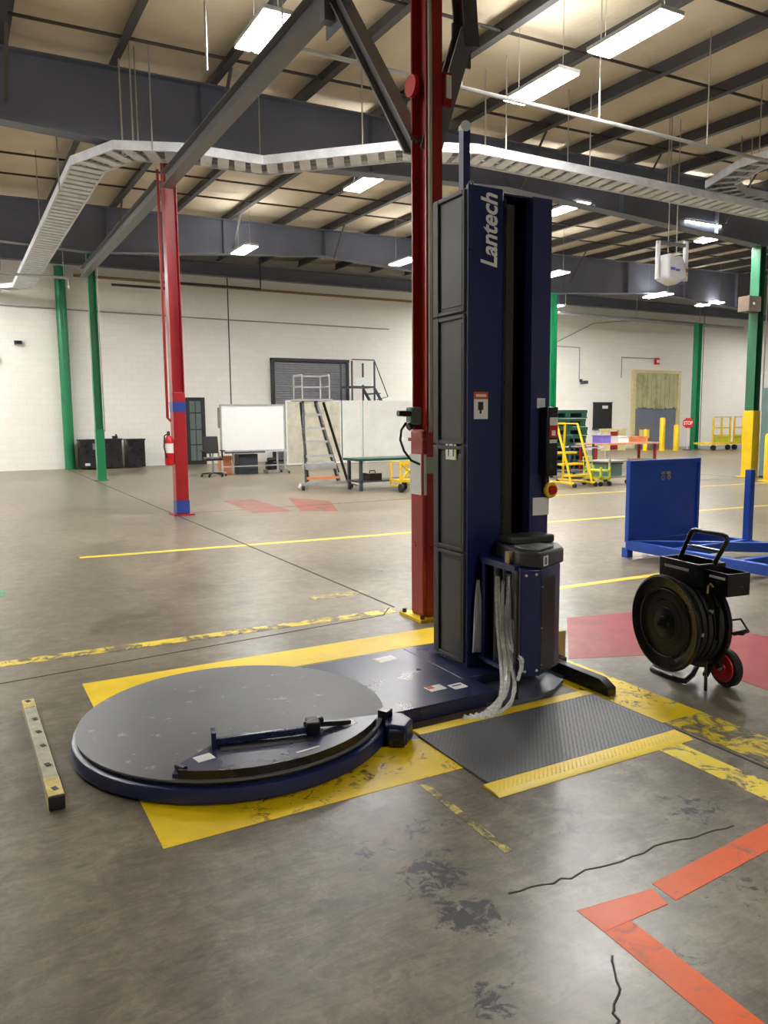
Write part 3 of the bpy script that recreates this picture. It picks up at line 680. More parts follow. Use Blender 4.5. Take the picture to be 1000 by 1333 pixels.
build('back_ridge', G().prism([(2.66, 3.36), (2.80, 3.33), (2.94, 3.34), (2.94, 3.50), (2.67, 3.50)], .80, .845), 'charcoal', hd, bevel=.012)
build('latch', G().box(2.575, 3.29, .755, .03, .03, .06), 'tan', hd)
pa, pb = on_face((2.632, 3.085), (2.86, 3.18), .05, .001), on_face((2.632, 3.085), (2.86, 3.18), .27, .001)
pc, pd = on_face((2.632, 3.085), (2.86, 3.18), .27, -.004), on_face((2.632, 3.085), (2.86, 3.18), .05, -.004)
lb = build('number_label', G().prism([tuple(pa), tuple(pb), tuple(pc), tuple(pd)], .728, .782), 'white', hd)
qa, qb = on_face((2.632, 3.085), (2.86, 3.18), .10, .003), on_face((2.632, 3.085), (2.86, 3.18), .21, .003)
dv = Vector((qb.x - qa.x, qb.y - qa.y, 0)).normalized()
build('lettering', fit_text(text_g('0', 1.0, bold=.02, depth=.0006), (qa.x, qa.y, .736), dv, (0, 0, 1), (dv.y, -dv.x, 0), .022, .038), 'ink', lb, smooth=False)
for (x, y, r_, z0, z1, m_) in ((2.605, 3.42, .026, .15, .69, 'rail'), (2.59, 3.33, .020, .15, .69, 'black'), (2.60, 3.26, .022, .15, .69, 'charcoal')):
    build('film_roller', G().cyl((x, y, z0), (x, y, z1), r_, 16), m_, cr)
build('guide_post', G().b2(2.500, 3.128, .022, 2.518, 3.148, .71), 'black', mc)
# film tail: several crumpled ribbons running from the rollers to the floor
def ribbon(path, w0, w1, nseg=22, crumple=.012, seed=0, turn=0.0):
    rnd = random.Random(seed); g = G(); pts = [Vector(p) for p in path]; n = len(pts) - 1; W = 5
    for i in range(nseg + 1):
        u = i / nseg * n; k = min(int(u), n - 1); f = u - k
        p0, p1, p2, p3 = pts[max(k - 1, 0)], pts[k], pts[k + 1], pts[min(k + 2, n)]
        p = 0.5 * ((2 * p1) + (p2 - p0) * f + (2 * p0 - 5 * p1 + 4 * p2 - p3) * f * f + (3 * p1 - p0 - 3 * p2 + p3) * f ** 3)
        wd = w0 + (w1 - w0) * i / nseg
        a = Vector((math.cos(turn), math.sin(turn), 0.0)); b_ = Vector((-math.sin(turn), math.cos(turn), 0.3))
        for j in range(W):
            q = (j / (W - 1) - .5) * wd
            v = p + a * q + b_ * (rnd.uniform(-crumple, crumple) + crumple * (1 if j % 2 else -1))
            v.z = max(v.z, .004)
            g.v.append(tuple(v))
    for i in range(nseg):
        for j in range(W - 1): g.f.append((i * W + j, i * W + j + 1, (i + 1) * W + j + 1, (i + 1) * W + j))
    return g
def film(path, w0, w1, seed, turn=-.5, m='film', nseg=24, cr_=.010):
    o = build('film_tail', ribbon(path, w0, w1, nseg, cr_, seed, turn), m, cr); s = o.modifiers.new('thick', 'SOLIDIFY'); s.thickness = .0015; return o
film([(2.565, 3.38, .635), (2.545, 3.345, .40), (2.51, 3.27, .22), (2.43, 3.15, .11), (2.33, 3.06, .04), (2.21, 3.06, .012)], .026, .03, 1)
film([(2.585, 3.30, .66), (2.56, 3.27, .45), (2.535, 3.225, .28), (2.50, 3.16, .20), (2.47, 3.10, .12), (2.40, 3.05, .05), (2.28, 3.04, .012)], .024, .02, 2)
film([(2.575, 3.33, .62), (2.548, 3.30, .35), (2.50, 3.20, .20), (2.40, 3.11, .07), (2.26, 3.08, .015)], .034, .04, 3)
film([(2.56, 3.26, .42), (2.545, 3.215, .30), (2.53, 3.15, .26), (2.525, 3.115, .24), (2.50, 3.09, .19), (2.47, 3.08, .15)], .05, .012, 4, nseg=18)
film([(2.30, 3.06, .02), (2.22, 3.05, .02), (2.15, 3.07, .014)], .10, .05, 5, nseg=12, cr_=.016)
film([(2.548, 3.535, .59), (2.545, 3.53, .40), (2.548, 3.525, .17)], .018, .085, 6, turn=-.15, m='filmw', nseg=10, cr_=.003)
# fork bar and rear stop block of the machine base
build('fork_bar', G().xprism([(2.95, .004), (3.50, .004), (3.50, .075), (3.46, .085), (3.02, .085), (2.95, .05)], 2.985, 3.045), 'black', mc, bevel=.004)
build('rear_stop', G().b2(3.10, 3.48, .004, 3.16, 3.54, .22), 'tan', mc)

# ================================================================ FLOOR MAT
t = thing('floor_mat', 'black studded rubber mat with yellow front and back edges', 'mat', (2.38, 2.72, 0))
build('mat_body', G().prism(rect(1.83, 2.455, 2.935, 3.015), .0018, .012), 'mat', t, bevel=.003)
build('yellow_edge', G().xprism([(2.345, .0018), (2.455, .0018), (2.455, .012), (2.375, .011)], 1.80, 2.925), 'mat_y', t, label='yellow bevelled front edge')
build('yellow_edge', G().xprism([(3.015, .0018), (3.105, .0018), (3.075, .011), (3.015, .012)], 1.84, 2.945), 'mat_y', t, label='yellow bevelled back edge')
def studs(x0, x1, y0, y1, pitch, z):
    g = G(); j = 0; y = y0
    while y < y1:
        x = x0 + (pitch / 2 if j % 2 else 0)
        while x < x1:
            a, b = .009, .0045
            if (j + int(round(x / pitch))) % 2: a, b = b, a
            g.add([(x - a, y, z), (x, y - b, z), (x + a, y, z), (x, y + b, z), (x, y, z + .0022)], [(0, 1, 4), (1, 2, 4), (2, 3, 4), (3, 0, 4)])
            x += pitch
        y += pitch * .62; j += 1
    return g
build('stud_field', studs(1.845, 2.925, 2.465, 3.01, .023, .0119), 'mat', t, kind='stuff', smooth=False)
build('stud_field', studs(1.83, 2.915, 2.385, 2.45, .023, .0113), 'mat_y', t, kind='stuff', smooth=False)

# ================================================================ SQUARE BAR ON THE LEFT
t = thing('square_bar', 'worn square metal bar with yellow ends lying left of the turntable', 'bar', (.25, 3.73, 0), rz=math.radians(.5), local=True)
build('tube', G().box(0, .02, .0285, .058, 1.0, .055), 'worn_alu', t, bevel=.004)
build('end_sleeve', G().box(0, -.50, .029, .060, .18, .057), 'worn_yel', t, bevel=.004); build('end_sleeve', G().box(0, .555, .029, .060, .13, .057), 'worn_yel', t, bevel=.004)
build('end_cap', G().box(0, -.598, .0295, .061, .018, .058), 'bark', t, bevel=.006)
for y in (-.53, -.28, -.06, .12, .30, .585): build('slot_hole', G().box(.002 + random.uniform(-.006, .006), y, .0585, .02, .032, .0012, .3), 'ink', t)

# ================================================================ CABLE REEL CART
t = thing('reel_cart', 'black steel reel cart with big drum, handle and red wheel', 'reel cart', (3.5, 2.95, 0), rz=math.radians(-8), local=True)
zc, R_ = .352, .272
dr = build('front_flange', G().lathe([(R_ - .004, -.075), (R_, -.083), (R_, -.092), (R_ - .012, -.098), (R_ - .03, -.092), (.20, -.088), (.175, -.070), (.10, -.070), (.085, -.085), (.04, -.088), (.035, -.10), (.004, -.10)], (0, 0, zc), 'x', 56), 'black', t)
build('hub_ring', G().ring((-.092, 0, zc), 'x', .19, .006, 48, 6), 'black', dr); build('hub_cap', G().cyl((-.118, 0, zc), (-.095, 0, zc), .022, 16), 'black', dr)
build('pressing', G().ring((-.072, 0, zc), 'x', .13, .01, 40, 6), 'black', dr)
build('rear_flange', G().lathe([(R_ - .01, .118), (R_, .126), (R_, .136), (R_ - .02, .140), (.05, .132), (.01, .132)], (0, 0, zc), 'x', 56), 'black', t)
build('drum', G().cyl((-.08, 0, zc), (.12, 0, zc), .225, 40), 'rubber', t)
for i in range(5): build('strap_coil', G().ring((-.055 + i * .04, 0, zc), 'x', .228, .017, 48, 6), 'rubber', t)
for s_ in (-1, 1): build('tie_bolt', G().cyl((-.02 + .03 * s_, -.232, zc + .06 * s_ + .05), (-.015 + .03 * s_, -.25, zc + .06 * s_ + .05), .012, 8), 'bright', t)
build('axle', G().cyl((-.13, 0, zc), (.19, 0, zc), .014, 10), 'black', t)
build('side_frame', G().bar((.165, .0, zc), (.165, -.02, .60), .035, .03).bar((.165, .0, zc), (.165, -.17, .11), .035, .03).bar((.165, 0, zc), (.165, .2, .03), .035, .03), 'black', t)
build('floor_rail', G().tube([(.16, .20, .018), (.02, .215, .016), (.005, .20, .016), (.005, -.03, .016), (.02, -.06, .018), (.10, -.03, .035), (.17, .01, .07)], .015, 10), 'black', t)
build('rest_leg', G().cyl((.045, -.19, .002), (.06, -.17, .16), .009, 8), 'black', t)
build('rest_bracket', G().bar((.05, -.18, .09), (.17, -.10, .12), .03, .02), 'black', t)
wy = -.165
wh = build('tyre', G().lathe([(.075, .185), (.098, .183), (.108, .195), (.108, .222), (.098, .233), (.075, .231)], (0, wy, .108), 'x', 36), 'rubber', t)
hb = build('wheel_hub', G().lathe([(.080, .186), (.077, .176), (.062, .181), (.030, .178), (.026, .170), (.004, .170)], (0, wy, .108), 'x', 32), 'redhub', t, label='glossy red wheel hub')
build('hub_nut', G().cyl((.158, wy, .108), (.172, wy, .108), .012, 8), 'bright', hb)
# handle, trays, crank
build('handle', G().tube([(.10, .13, .60), (.10, .10, .70), (.10, .03, .835), (.10, .015, .86), (.10, -.01, .868), (.10, -.21, .868), (.10, -.235, .86), (.10, -.245, .84), (.10, -.17, .72), (.10, -.13, .62)], .013, 10), 'black', t)
build('handle_crossbar', G().cyl((.10, .065, .775), (.10, -.215, .775), .009, 8), 'black', t)
tt = build('tool_tray', G().b2(-.02, -.17, .585, .17, .13, .60).b2(-.02, -.17, .60, -.008, .13, .705).b2(.158, -.17, .60, .17, .13, .705).b2(-.008, -.17, .60, .158, -.158, .705).b2(-.008, .118, .60, .158, .13, .705), 'black', t)
build('label_strip', G().b2(-.0215, -.10, .655, -.02, .09, .67), 'alu', tt)
t2 = build('side_tray', G().b2(.02, -.34, .56, .17, -.17, .573).b2(.02, -.34, .573, .03, -.17, .68).b2(.16, -.34, .573, .17, -.17, .68).b2(.03, -.34, .573, .16, -.33, .68), 'black', t)
build('label_strip', G().b2(.0185, -.32, .645, .02, -.21, .658), 'paper', t2)
hk = build('hook', G().tube([(.0, -.262, .60), (-.005, -.245, .615), (-.005, -.23, .60), (-.003, -.225, .56)], .006, 6), 'brass', t)
build('crank', G().tube([(.15, -.235, .40), (.16, -.30, .42), (.155, -.36, .37), (.15, -.33, .345), (.145, -.25, .33)], .006, 6), 'black', t); build('crank_grip', G().cyl((.15, -.36, .372), (.145, -.27, .335), .012, 8), 'rail', t)
build('band_guide', G().bar((.06, -.245, .30), (.06, -.24, .48), .035, .012), 'black', t)

# ================================================================ BLUE STILLAGE
bx0, bx1, by0, by1 = 6.27, 7.38, 3.4, 5.97
t = thing('blue_stillage', 'bright blue steel stillage with a tall end panel', 'stillage', (6.8, 4.7, 0))
def box_rail(p, q, w_=.06, h_=.10): return G().bar(p, q, w_, h_)
for nm, p, q in (('side_rail', (bx0, by0, .13), (bx0, by1, .13)), ('side_rail', (bx1, by0, .13), (bx1, by1, .13)), ('end_rail', (bx0, by1, .13), (bx1, by1, .13)), ('end_rail', (bx0, by0, .13), (bx1, by0, .13)),
                 ('cross_rail', (bx0, 5.35, .13), (bx1, 5.35, .13)), ('cross_rail', (bx0, 4.6, .13), (bx1, 4.6, .13)), ('cross_rail', (bx0, 4.0, .13), (bx1, 4.0, .13)), ('diagonal_rail', (bx0, 5.9, .14), (bx1, 5.0, .14))):
    build(nm, box_rail(p, q), 'blue', t, bevel=.006)
for x in (bx0, bx1):
    for y in (by0, by1): build('foot', G().b2(x - .04, y - .04, 0, x + .04, y + .04, .10), 'blue', t)
ep = build('end_panel', G().b2(bx0 - .02, by1 - .02, .16, bx1 - .04, by1 + .01, 1.03), 'blue', t)
build('panel_rim', G().b2(bx0 - .025, by1 - .035, .99, bx1 - .035, by1 + .02, 1.035).b2(bx0 - .025, by1 - .035, .16, bx0 + .015, by1 + .02, .99).b2(bx1 - .075, by1 - .035, .16, bx1 - .035, by1 + .02, .99), 'blue', ep, bevel=.004)
for dx in (0, .075):
    build('painted_mark', G().b2(6.73 + dx * 1.15, by1 - .0225, .87, 6.79 + dx * 1.15, by1 - .02, .90), 'tan', ep); build('painted_mark', G().ring((6.76 + dx * 1.2, by1 - .021, .835), 'y', .022, .007, 14, 6), 'tan', ep)
build('corner_post', G().b2(bx1 - .035, 5.30, .16, bx1 + .035, 5.37, .93), 'blue', t)
build('corner_post', G().b2(bx1 - .035, by0 - .03, .16, bx1 + .035, by0 + .04, .93), 'blue', t)

# ================================================================ OVERHEAD: TRAYS, PIPES, LAMPS
def tray(name, label, path, z, wd, pitch, rung_w, hang):
    t = thing(name, label, 'cable tray', (path[0][0], path[0][1], z))
    P = [Vector((x, y)) for x, y in path]; n = len(P); nor = []
    for i in range(n):
        a = (P[i] - P[i - 1]).normalized() if i else None; b = (P[i + 1] - P[i]).normalized() if i < n - 1 else None
        d = ((a or b) + (b or a)).normalized(); m_ = Vector((-d.y, d.x)); k = 1 / max(.5, m_.dot(Vector((-(b or a).y, (b or a).x)))); nor.append(m_ * k)
    for s_ in (-1, 1):
        for i in range(n - 1):
            p, q = P[i] + nor[i] * wd / 2 * s_, P[i + 1] + nor[i + 1] * wd / 2 * s_
            build('side_rail', G().bar((p.x, p.y, z + .055), (q.x, q.y, z + .055), .028, .13), 'galv', t)
    for i in range(n - 1):
        ln = (P[i + 1] - P[i]).length; k = max(1, int(ln / pitch)); d = (P[i + 1] - P[i]).normalized()
        for j in range(k):
            f = (j + .5) / k; p = P[i].lerp(P[i + 1], f); m_ = nor[i].lerp(nor[i + 1], f)
            a, b = p - m_ * (wd / 2 - .01), p + m_ * (wd / 2 - .01)
            build('rung', G().bar((a.x, a.y, z + .012), (b.x, b.y, z + .012), rung_w, .022), 'galv', t)
    for c_ in range(5):
        o = (c_ - 2) * wd * .17
        pts = []
        for i in range(n):
            pts.append(tuple(P[i] + nor[i] * o) + (z + .045 + .012 * (c_ % 2),))
        build('cable', G().tube(pts, .018 + .004 * (c_ % 3), 6), 'cable', t)
    for (x, y) in hang:
        build('hanger_rod', G().cyl((x, y, z + .0), (x, y, zr(x, y) + .22), .011, 6), 'rod', t)
    return t
tray('cable_tray', 'galvanised cable tray crossing overhead behind the red columns', [(-0.6, 26.35), (1.2, 26.1), (2.0, 25.2), (2.06, 13.05), (2.44, 12.2), (3.18, 11.92), (4.48, 11.90), (6.02, 10.38), (7.04, 10.0), (20, 10.16)], 5.36, .50, .25, .165,
     [(1.78, 17.5), (2.34, 14.0), (2.34, 19), (2.6, 12.0), (2.75, 11.78), (4.5, 12.12), (5.5, 10.55), (7.5, 10.27), (7.5, 9.75), (9.2, 10.3), (9.2, 9.78), (11.6, 10.32), (13.9, 10.34), (16.4, 10.36), (17, 9.9)])
tray('cable_tray', 'upper cable tray elbow near the right edge, above the longer tray', [(12.1, 3.6), (12.1, 9.0), (12.55, 9.96), (13.4, 10.3), (19.7, 10.36)], 5.66, .46, .28, .06, [(11.88, 8.7), (12.32, 7.8), (12.32, 5.6), (13.8, 10.5), (16, 10.55)])
t = solo('overhead_pipe', G().tube([(3.15, 7.86, 5.30), (10.4, 7.89, 5.30), (13.5, 7.9, 5.3)], .026, 8), 'conduit', 'thin bright pipe running overhead in front of the cable tray', 'pipe', (3.3, 7.86, 5.3))
for x in (3.2, 5.4, 7.55, 9.6): build('hanger', G().cyl((x, 7.87, 5.28), (x, 7.87, zr(x, 7.87) + .22), .009, 6), 'rod', t)
t = solo('overhead_pipe', G().tube([(4.6, 25.9, 5.75), (6.4, 25.9, 5.75), (6.4, 25.9, 5.95), (9.5, 25.9, 5.95), (9.5, 25.9, 7.0)], .04, 8), 'strap', 'dark bent pipe near the wall top beside the crimson column', 'pipe', (4.6, 25.9, 5.75))
t = solo('overhead_pipe', G().tube([(20, 24.6, 5.70), (27, 24.6, 5.62), (33, 24.6, 5.6)], .07, 8), 'cable', 'thick grey pipe below the roof at far right', 'pipe', (20, 24.6, 5.7))
for x in (22, 26, 30): build('hanger', G().cyl((x, 24.6, 5.7), (x, 24.6, zr(x, 24.6)), .012, 6), 'rod', t)
t = solo('overhead_pipe', G().tube([(1.1, 22.5, 5.28), (2.9, 22.5, 5.28), (2.9, 22.5, 5.0)], .035, 8), 'conduit', 'short pale pipe rack beside the far end of the cable tray', 'pipe', (1.1, 22.5, 5.3))
for x in (1.3, 2.8): build('hanger', G().cyl((x, 22.5, 5.3), (x, 22.5, 6.6), .012, 6), 'rod', t)
# loose drop rods and droplines that hang from the roof
for i, (x, y, z0, lb) in enumerate(((2.62, 8.6, 5.22, 'pale drop rod ending on the grey strut, left of the lamp'), (2.38, 12.0, 5.3, 'left pale drop rod over the tray corner'), (2.52, 11.95, 5.3, 'right pale drop rod over the tray corner'),
                                (1.70, 13.6, 5.1, 'white drop pipe left of the tray corner'))):
    solo('drop_rod', G().cyl((x, y, z0), (x, y, zr(x, y) + .22), .013, 6), 'rod', lb, 'rod', (x, y, z0), 'drop rods under the roof')

def lamp(x, y, label, along='y', ln=1.12, wd=.36, z=5.80, twin=False):
    t = thing('ceiling_light', label, 'light', (x, y, z), 'LED high bay lights', rz=0 if along == 'y' else PI / 2, local=True)
    build('housing', G().b2(-wd / 2, -ln / 2, .012, wd / 2, ln / 2, .06).b2(-.07, -ln / 2 + .15, .06, .07, ln / 2 - .15, .10), 'housing', t)
    build('uplight_lens', G().b2(-.16, -ln / 2 + .1, .0605, -.08, ln / 2 - .1, .066), 'uplight', t, smooth=False); build('uplight_lens', G().b2(.08, -ln / 2 + .1, .0605, .16, ln / 2 - .1, .066), 'uplight', t, smooth=False)  # glowing strips added on top of the housing to lift the ceiling
    if twin:
        build('diffuser', G().b2(-wd / 2 + .01, -ln / 2 + .02, 0, -.03, ln / 2 - .02, .012), 'lamp', t, smooth=False); build('diffuser', G().b2(.03, -ln / 2 + .02, 0, wd / 2 - .01, ln / 2 - .02, .012), 'lamp', t, smooth=False)
    else: build('diffuser', G().b2(-wd / 2 + .01, -ln / 2 + .02, 0, wd / 2 - .01, ln / 2 - .02, .012), 'lamp', t, smooth=False)
    top = zr(x, y) - z + .20
    for s_ in (-1, 1): build('suspension_wire', G().cyl((0, s_ * (ln / 2 - .12), .055), (0, s_ * (ln / 2 - .12), top), .004, 5), 'rod', t)
    return t
lamp(7.06, 6.85, 'bright LED light at the top right, the largest one in view')
lamp(7.05, 8.45, 'bright LED light below and left of the largest one')
lamp(3.36, 8.75, 'twin-panel LED light behind the grey strut at top left', twin=True, ln=1.0, wd=.42)
lamp(6.92, 13.2, 'LED light seen just left of the dark red column', ln=1.1)
lamp(6.78, 19.6, 'small far LED light right of the crimson column')
lamp(11.2, 19.1, 'far LED light half hidden by the dark red column')
lamp(11.45, 12.85, 'LED light touching the right edge of the mast in view')
lamp(15.1, 12.55, 'LED light turned crosswise near the right edge', along='x', ln=1.2)
lamp(16.6, 13.2, 'LED light just right of the crosswise one', ln=1.1)
lamp(22.5, 20.3, 'far LED light under the hanging white unit')
lamp(26.0, 20.9, 'far LED light beside the right-hand green column')
lamp(16.3, 18.8, 'far LED light close to the mast lower right')
for x, y in ((-2.2, 8.6), (-2.2, 14.0), (-2.0, 19.6), (-0.6, 24.2), (-4, 24.2), (-6, 18), (2.7, -4), (18.6, 24.2), (20.9, 24.2), (36, 23), (36, 18), (30, 13), (36, 10), (24, 8.5), (22, 5), (16, 4.5)):  # unseen lamps added only to light the room
    lamp(x, y, 'LED ceiling light of the same row pattern, outside the picture', z=5.8)

# hanging white unit between two tubes
hx, hy = 11.85, 10.4
t = thing('hanging_unit', 'white sack-shaped hanging unit between two white tubes under the tray', 'hanging unit', (hx, hy, 3.95))
build('body', G().yprism([(hx - .27, 4.0), (hx + .02, 3.92), (hx + .27, 4.02), (hx + .25, 4.18), (hx + .12, 4.46), (hx - .02, 4.40), (hx - .16, 4.48), (hx - .28, 4.40)], hy - .16, hy + .16), 'plastic_w', t, bevel=.06)
build('print_mark', G().b2(hx - .20, hy - .168, 4.16, hx - .08, hy - .160, 4.21).b2(hx - .06, hy - .168, 4.15, hx + .04, hy - .160, 4.19), 'purple', t)
build('side_tube', G().cyl((hx - .36, hy, 4.0), (hx - .36, hy, 4.68), .045, 12), 'plastic_w', t); st = build('side_tube', G().cyl((hx + .37, hy, 4.02), (hx + .37, hy, 4.74), .05, 12), 'plastic_w', t)
build('red_band', G().cyl((hx + .37, hy, 4.17), (hx + .37, hy, 4.24), .053, 12), 'red', st); build('yellow_band', G().cyl((hx + .37, hy, 4.09), (hx + .37, hy, 4.15), .053, 12), 'yelsteel', st)
build('top_bar', G().bar((hx - .40, hy, 4.66), (hx + .42, hy, 4.66), .06, .06), 'strut', t)
build('base_ring', G().ring((hx + .12, hy, 3.97), 'z', .12, .025, 20, 6), 'purple', t)
for dx in (-.1, .12): build('hanger_rod', G().cyl((hx + dx, hy, 4.5), (hx + dx, hy, zr(hx, hy) + .22), .010, 6), 'rod', t)

# ================================================================ BACKGROUND LEFT
def crate(x0, x1, y0, y1, h, label, knob=True):
    t = thing('black_crate', label, 'crate', ((x0 + x1) / 2, (y0 + y1) / 2, 0), 'black crates by the wall')
    build('body', G().b2(x0, y0, .03, x1, y1, h), 'black', t, bevel=.02); build('lid', G().b2(x0 - .02, y0 - .02, h - .03, x1 + .02, y1, h + .02), 'black', t)
    for z in (h * .36, h * .68): build('rib', G().b2(x0 + .01, y0 - .015, z, x1 - .01, y0, z + .03), 'rubber', t)
    return t
c_ = crate(3.42, 4.12, 26.0, 26.55, .93, 'black crate beside the leftmost green column with a small red label'); build('label_patch', G().b2(3.8, 25.98, .62, 4.0, 25.985, .82), 'brownbox', c_); build('white_patch', G().b2(3.55, 25.98, .12, 3.70, 25.985, .20), 'paper', c_)
c_ = crate(4.17, 4.70, 26.0, 26.55, .94, 'black crate in the middle, with a clamp on its lid'); build('clamp', G().box(4.52, 26.2, 1.0, .16, .1, .09).box(4.56, 26.2, 1.07, .05, .05, .06), 'black', c_)
crate(4.85, 5.42, 26.0, 26.55, .92, 'black crate standing alone on the right of its pair')
# whiteboard on wheels
wy_ = 20.8
t = thing('whiteboard', 'white mobile board on a wheeled frame near the left wall door', 'whiteboard', (7.3, wy_, 0))
build('panel', G().b2(6.40, wy_ - .02, .68, 8.20, wy_ + .02, 1.90), 'board', t); build('frame', G().b2(6.36, wy_ - .03, .64, 8.24, wy_ + .03, .68).b2(6.36, wy_ - .03, 1.90, 8.24, wy_ + .03, 1.94).b2(6.36, wy_ - .03, .68, 6.40, wy_ + .03, 1.9).b2(8.2, wy_ - .03, .68, 8.24, wy_ + .03, 1.9), 'alu', t)
build('pen_tray', G().b2(6.45, wy_ - .10, .60, 7.6, wy_ - .03, .64), 'grey', t)
for x in (6.38, 8.22):
    build('leg', G().b2(x - .02, wy_ - .02, .08, x + .02, wy_ + .02, .66), 'alu', t); ft = build('foot_bar', G().bar((x, wy_ - .32, .09), (x, wy_ + .32, .09), .04, .04), 'alu', t)
    for s_ in (-1, 1): build('caster', G().cyl((x - .015, wy_ + .3 * s_, .035), (x + .015, wy_ + .3 * s_, .035), .035, 12), 'black', ft)
build('cross_bar', G().b2(6.38, wy_ - .015, .22, 8.22, wy_ + .015, .25), 'alu', t)
build('side_clip', G().b2(6.30, wy_ - .02, 1.3, 6.345, wy_ + .02, 1.85), 'brownbox', t)
# office chair
ox, oy = 5.98, 20.5
t = thing('office_chair', 'black mesh office chair left of the whiteboard', 'chair', (ox, oy, 0))
build('seat', G().box(ox + .05, oy, .48, .48, .46, .08), 'black', t, bevel=.03); build('backrest', G().xprism([(oy + .16, .62), (oy + .22, .62), (oy + .28, 1.08), (oy + .22, 1.08)], ox - .14, ox + .28), 'rubber', t, bevel=.02)
build('back_support', G().bar((ox + .05, oy + .2, .44), (ox + .05, oy + .25, .7), .06, .03), 'black', t)
for s_ in (-1, 1): build('armrest', G().b2(ox + .05 + s_ * .27 - .03, oy - .15, .68, ox + .05 + s_ * .27 + .03, oy + .12, .71).b2(ox + .05 + s_ * .27 - .015, oy - .02, .46, ox + .05 + s_ * .27 + .015, oy + .02, .68), 'black', t)
build('gas_column', G().cyl((ox + .05, oy, .1), (ox + .05, oy, .45), .03, 10), 'bright', t)
for k in range(5):
    a = 2 * PI * k / 5 + .3; px, py = ox + .05 + .3 * math.cos(a), oy + .3 * math.sin(a)
    lg = build('leg', G().bar((ox + .05, oy, .11), (px, py, .08), .04, .03), 'black', t); build('caster', G().cyl((px - .02, py, .03), (px + .02, py, .03), .03, 10), 'black', lg)
t = thing('storage_cabinet', 'dark slate low cabinet under the whiteboard', 'cabinet', (7.2, 21.15, 0)); build('body', G().b2(6.92, 21.0, 0, 7.48, 21.4, .56), 'grey', t); build('door', G().b2(6.94, 20.985, .03, 7.46, 21.0, .53), 'grey', t)
t = thing('work_table', 'pale low table behind the whiteboard legs', 'table', (7.6, 21.9, 0)); build('tabletop', G().b2(6.5, 21.6, .58, 8.6, 22.3, .62), 'paper', t)
for x, y in ((6.55, 21.65), (8.55, 21.65), (6.55, 22.25), (8.55, 22.25)): build('leg', G().b2(x - .025, y - .025, 0, x + .025, y + .025, .58), 'alu', t)
t = thing('cardboard_box', 'small orange-brown box beside the office chair', 'box', (6.56, 21.25, 0)); build('body', G().b2(6.46, 21.15, 0, 6.76, 21.45, .52), 'ladder_o', t); build('flap', G().b2(6.45, 21.14, .40, 6.77, 21.15, .52), 'ladder_o', t)
t = thing('desktop_pump', 'small black pump on the floor under the whiteboard', 'pump', (7.95, 21.2, 0)); build('body', G().box(7.95, 21.2, .2, .26, .3, .24), 'black', t, bevel=.03); build('base', G().b2(7.78, 21.02, 0, 8.12, 21.38, .08), 'alu', t); build('motor', G().cyl((7.85, 21.2, .36), (8.08, 21.2, .36), .07, 12), 'black', t)
# partition sheets
for i, (x0, x1, m_, lb) in enumerate(((9.55, 11.55, 'screen_s', 'stained white partition panel behind the platform ladder'), (11.6, 12.35, 'screen', 'narrow white partition panel between two wider ones'), (12.4, 14.7, 'screen', 'wide white partition panel just left of the dark red column'))):
    t = thing('partition_panel', lb, 'partition', ((x0 + x1) / 2, 24, 0), 'white partition panels')
    build('sheet', G().b2(x0 + .03, 23.985, .06, x1 - .03, 24.015, 2.10), m_, t)
    build('frame', G().b2(x0, 23.97, 0, x0 + .04, 24.03, 2.14).b2(x1 - .04, 23.97, 0, x1, 24.03, 2.14).b2(x0 + .04, 23.97, 2.10, x1 - .04, 24.03, 2.14).b2(x0 + .04, 23.97, .02, x1 - .04, 24.03, .07), 'paper', t)
    build('foot', G().b2(x0, 23.75, 0, x0 + .05, 24.25, .03).b2(x1 - .05, 23.75, 0, x1, 24.25, .03), 'alu', t)
# platform ladder
t = thing('platform_ladder', 'silver and black platform ladder with guard rails by the roll-up door', 'ladder', (7.1, 16.2, 0))
A0, A1, B0, B1 = (6.62, 15.55, .10), (6.93, 16.35, 1.92), (7.42, 15.55, .10), (7.24, 16.35, 1.92)
lerp = lambda a, b, f: tuple(a[i] + (b[i] - a[i]) * f for i in range(3))
build('front_rail', G().bar(A0, A1, .05, .08), 'black', t); build('front_rail', G().bar(B0, B1, .05, .08), 'black', t)
for k, m_ in ((.07, 'ladder_o'), (.25, 'alu'), (.33, 'alu'), (.50, 'alu'), (.66, 'alu'), (.83, 'alu')):
    p, q = lerp(A0, A1, k), lerp(B0, B1, k); build('step', G().bar(p, q, .16, .05), m_, t)
build('tool_tray', G().b2(6.66, 15.55, .42, 7.36, 15.85, .55), 'alu', t); build('rear_leg', G().bar((6.98, 16.6, 1.9), (7.25, 16.9, .06), .05, .06), 'black', t); build('rear_leg', G().bar((7.55, 16.6, 1.9), (8.0, 16.3, .06), .05, .06), 'black', t)
build('side_brace', G().bar((7.25, 16.4, 1.85), (7.62, 16.0, .30), .04, .05), 'black', t); build('side_brace', G().bar((6.93, 16.4, 1.2), (7.25, 16.9, .2), .03, .04), 'black', t)
build('platform', G().b2(6.85, 16.25, 1.92, 7.62, 16.85, 1.97), 'alu', t)
for x, y in ((6.9, 16.3), (7.57, 16.3), (6.9, 16.8), (7.57, 16.8)): build('guard_post', G().cyl((x, y, 1.97), (x, y, 2.50), .018, 8), 'alu', t)
for z in (2.25, 2.50):
    build('guard_rail', G().tube([(6.9, 16.3, z), (6.9, 16.8, z), (7.57, 16.8, z), (7.57, 16.3, z)], .018, 8), 'alu', t)
build('base_beam', G().bar((6.45, 15.45, .12), (7.6, 15.45, .12), .06, .06), 'alu', t)
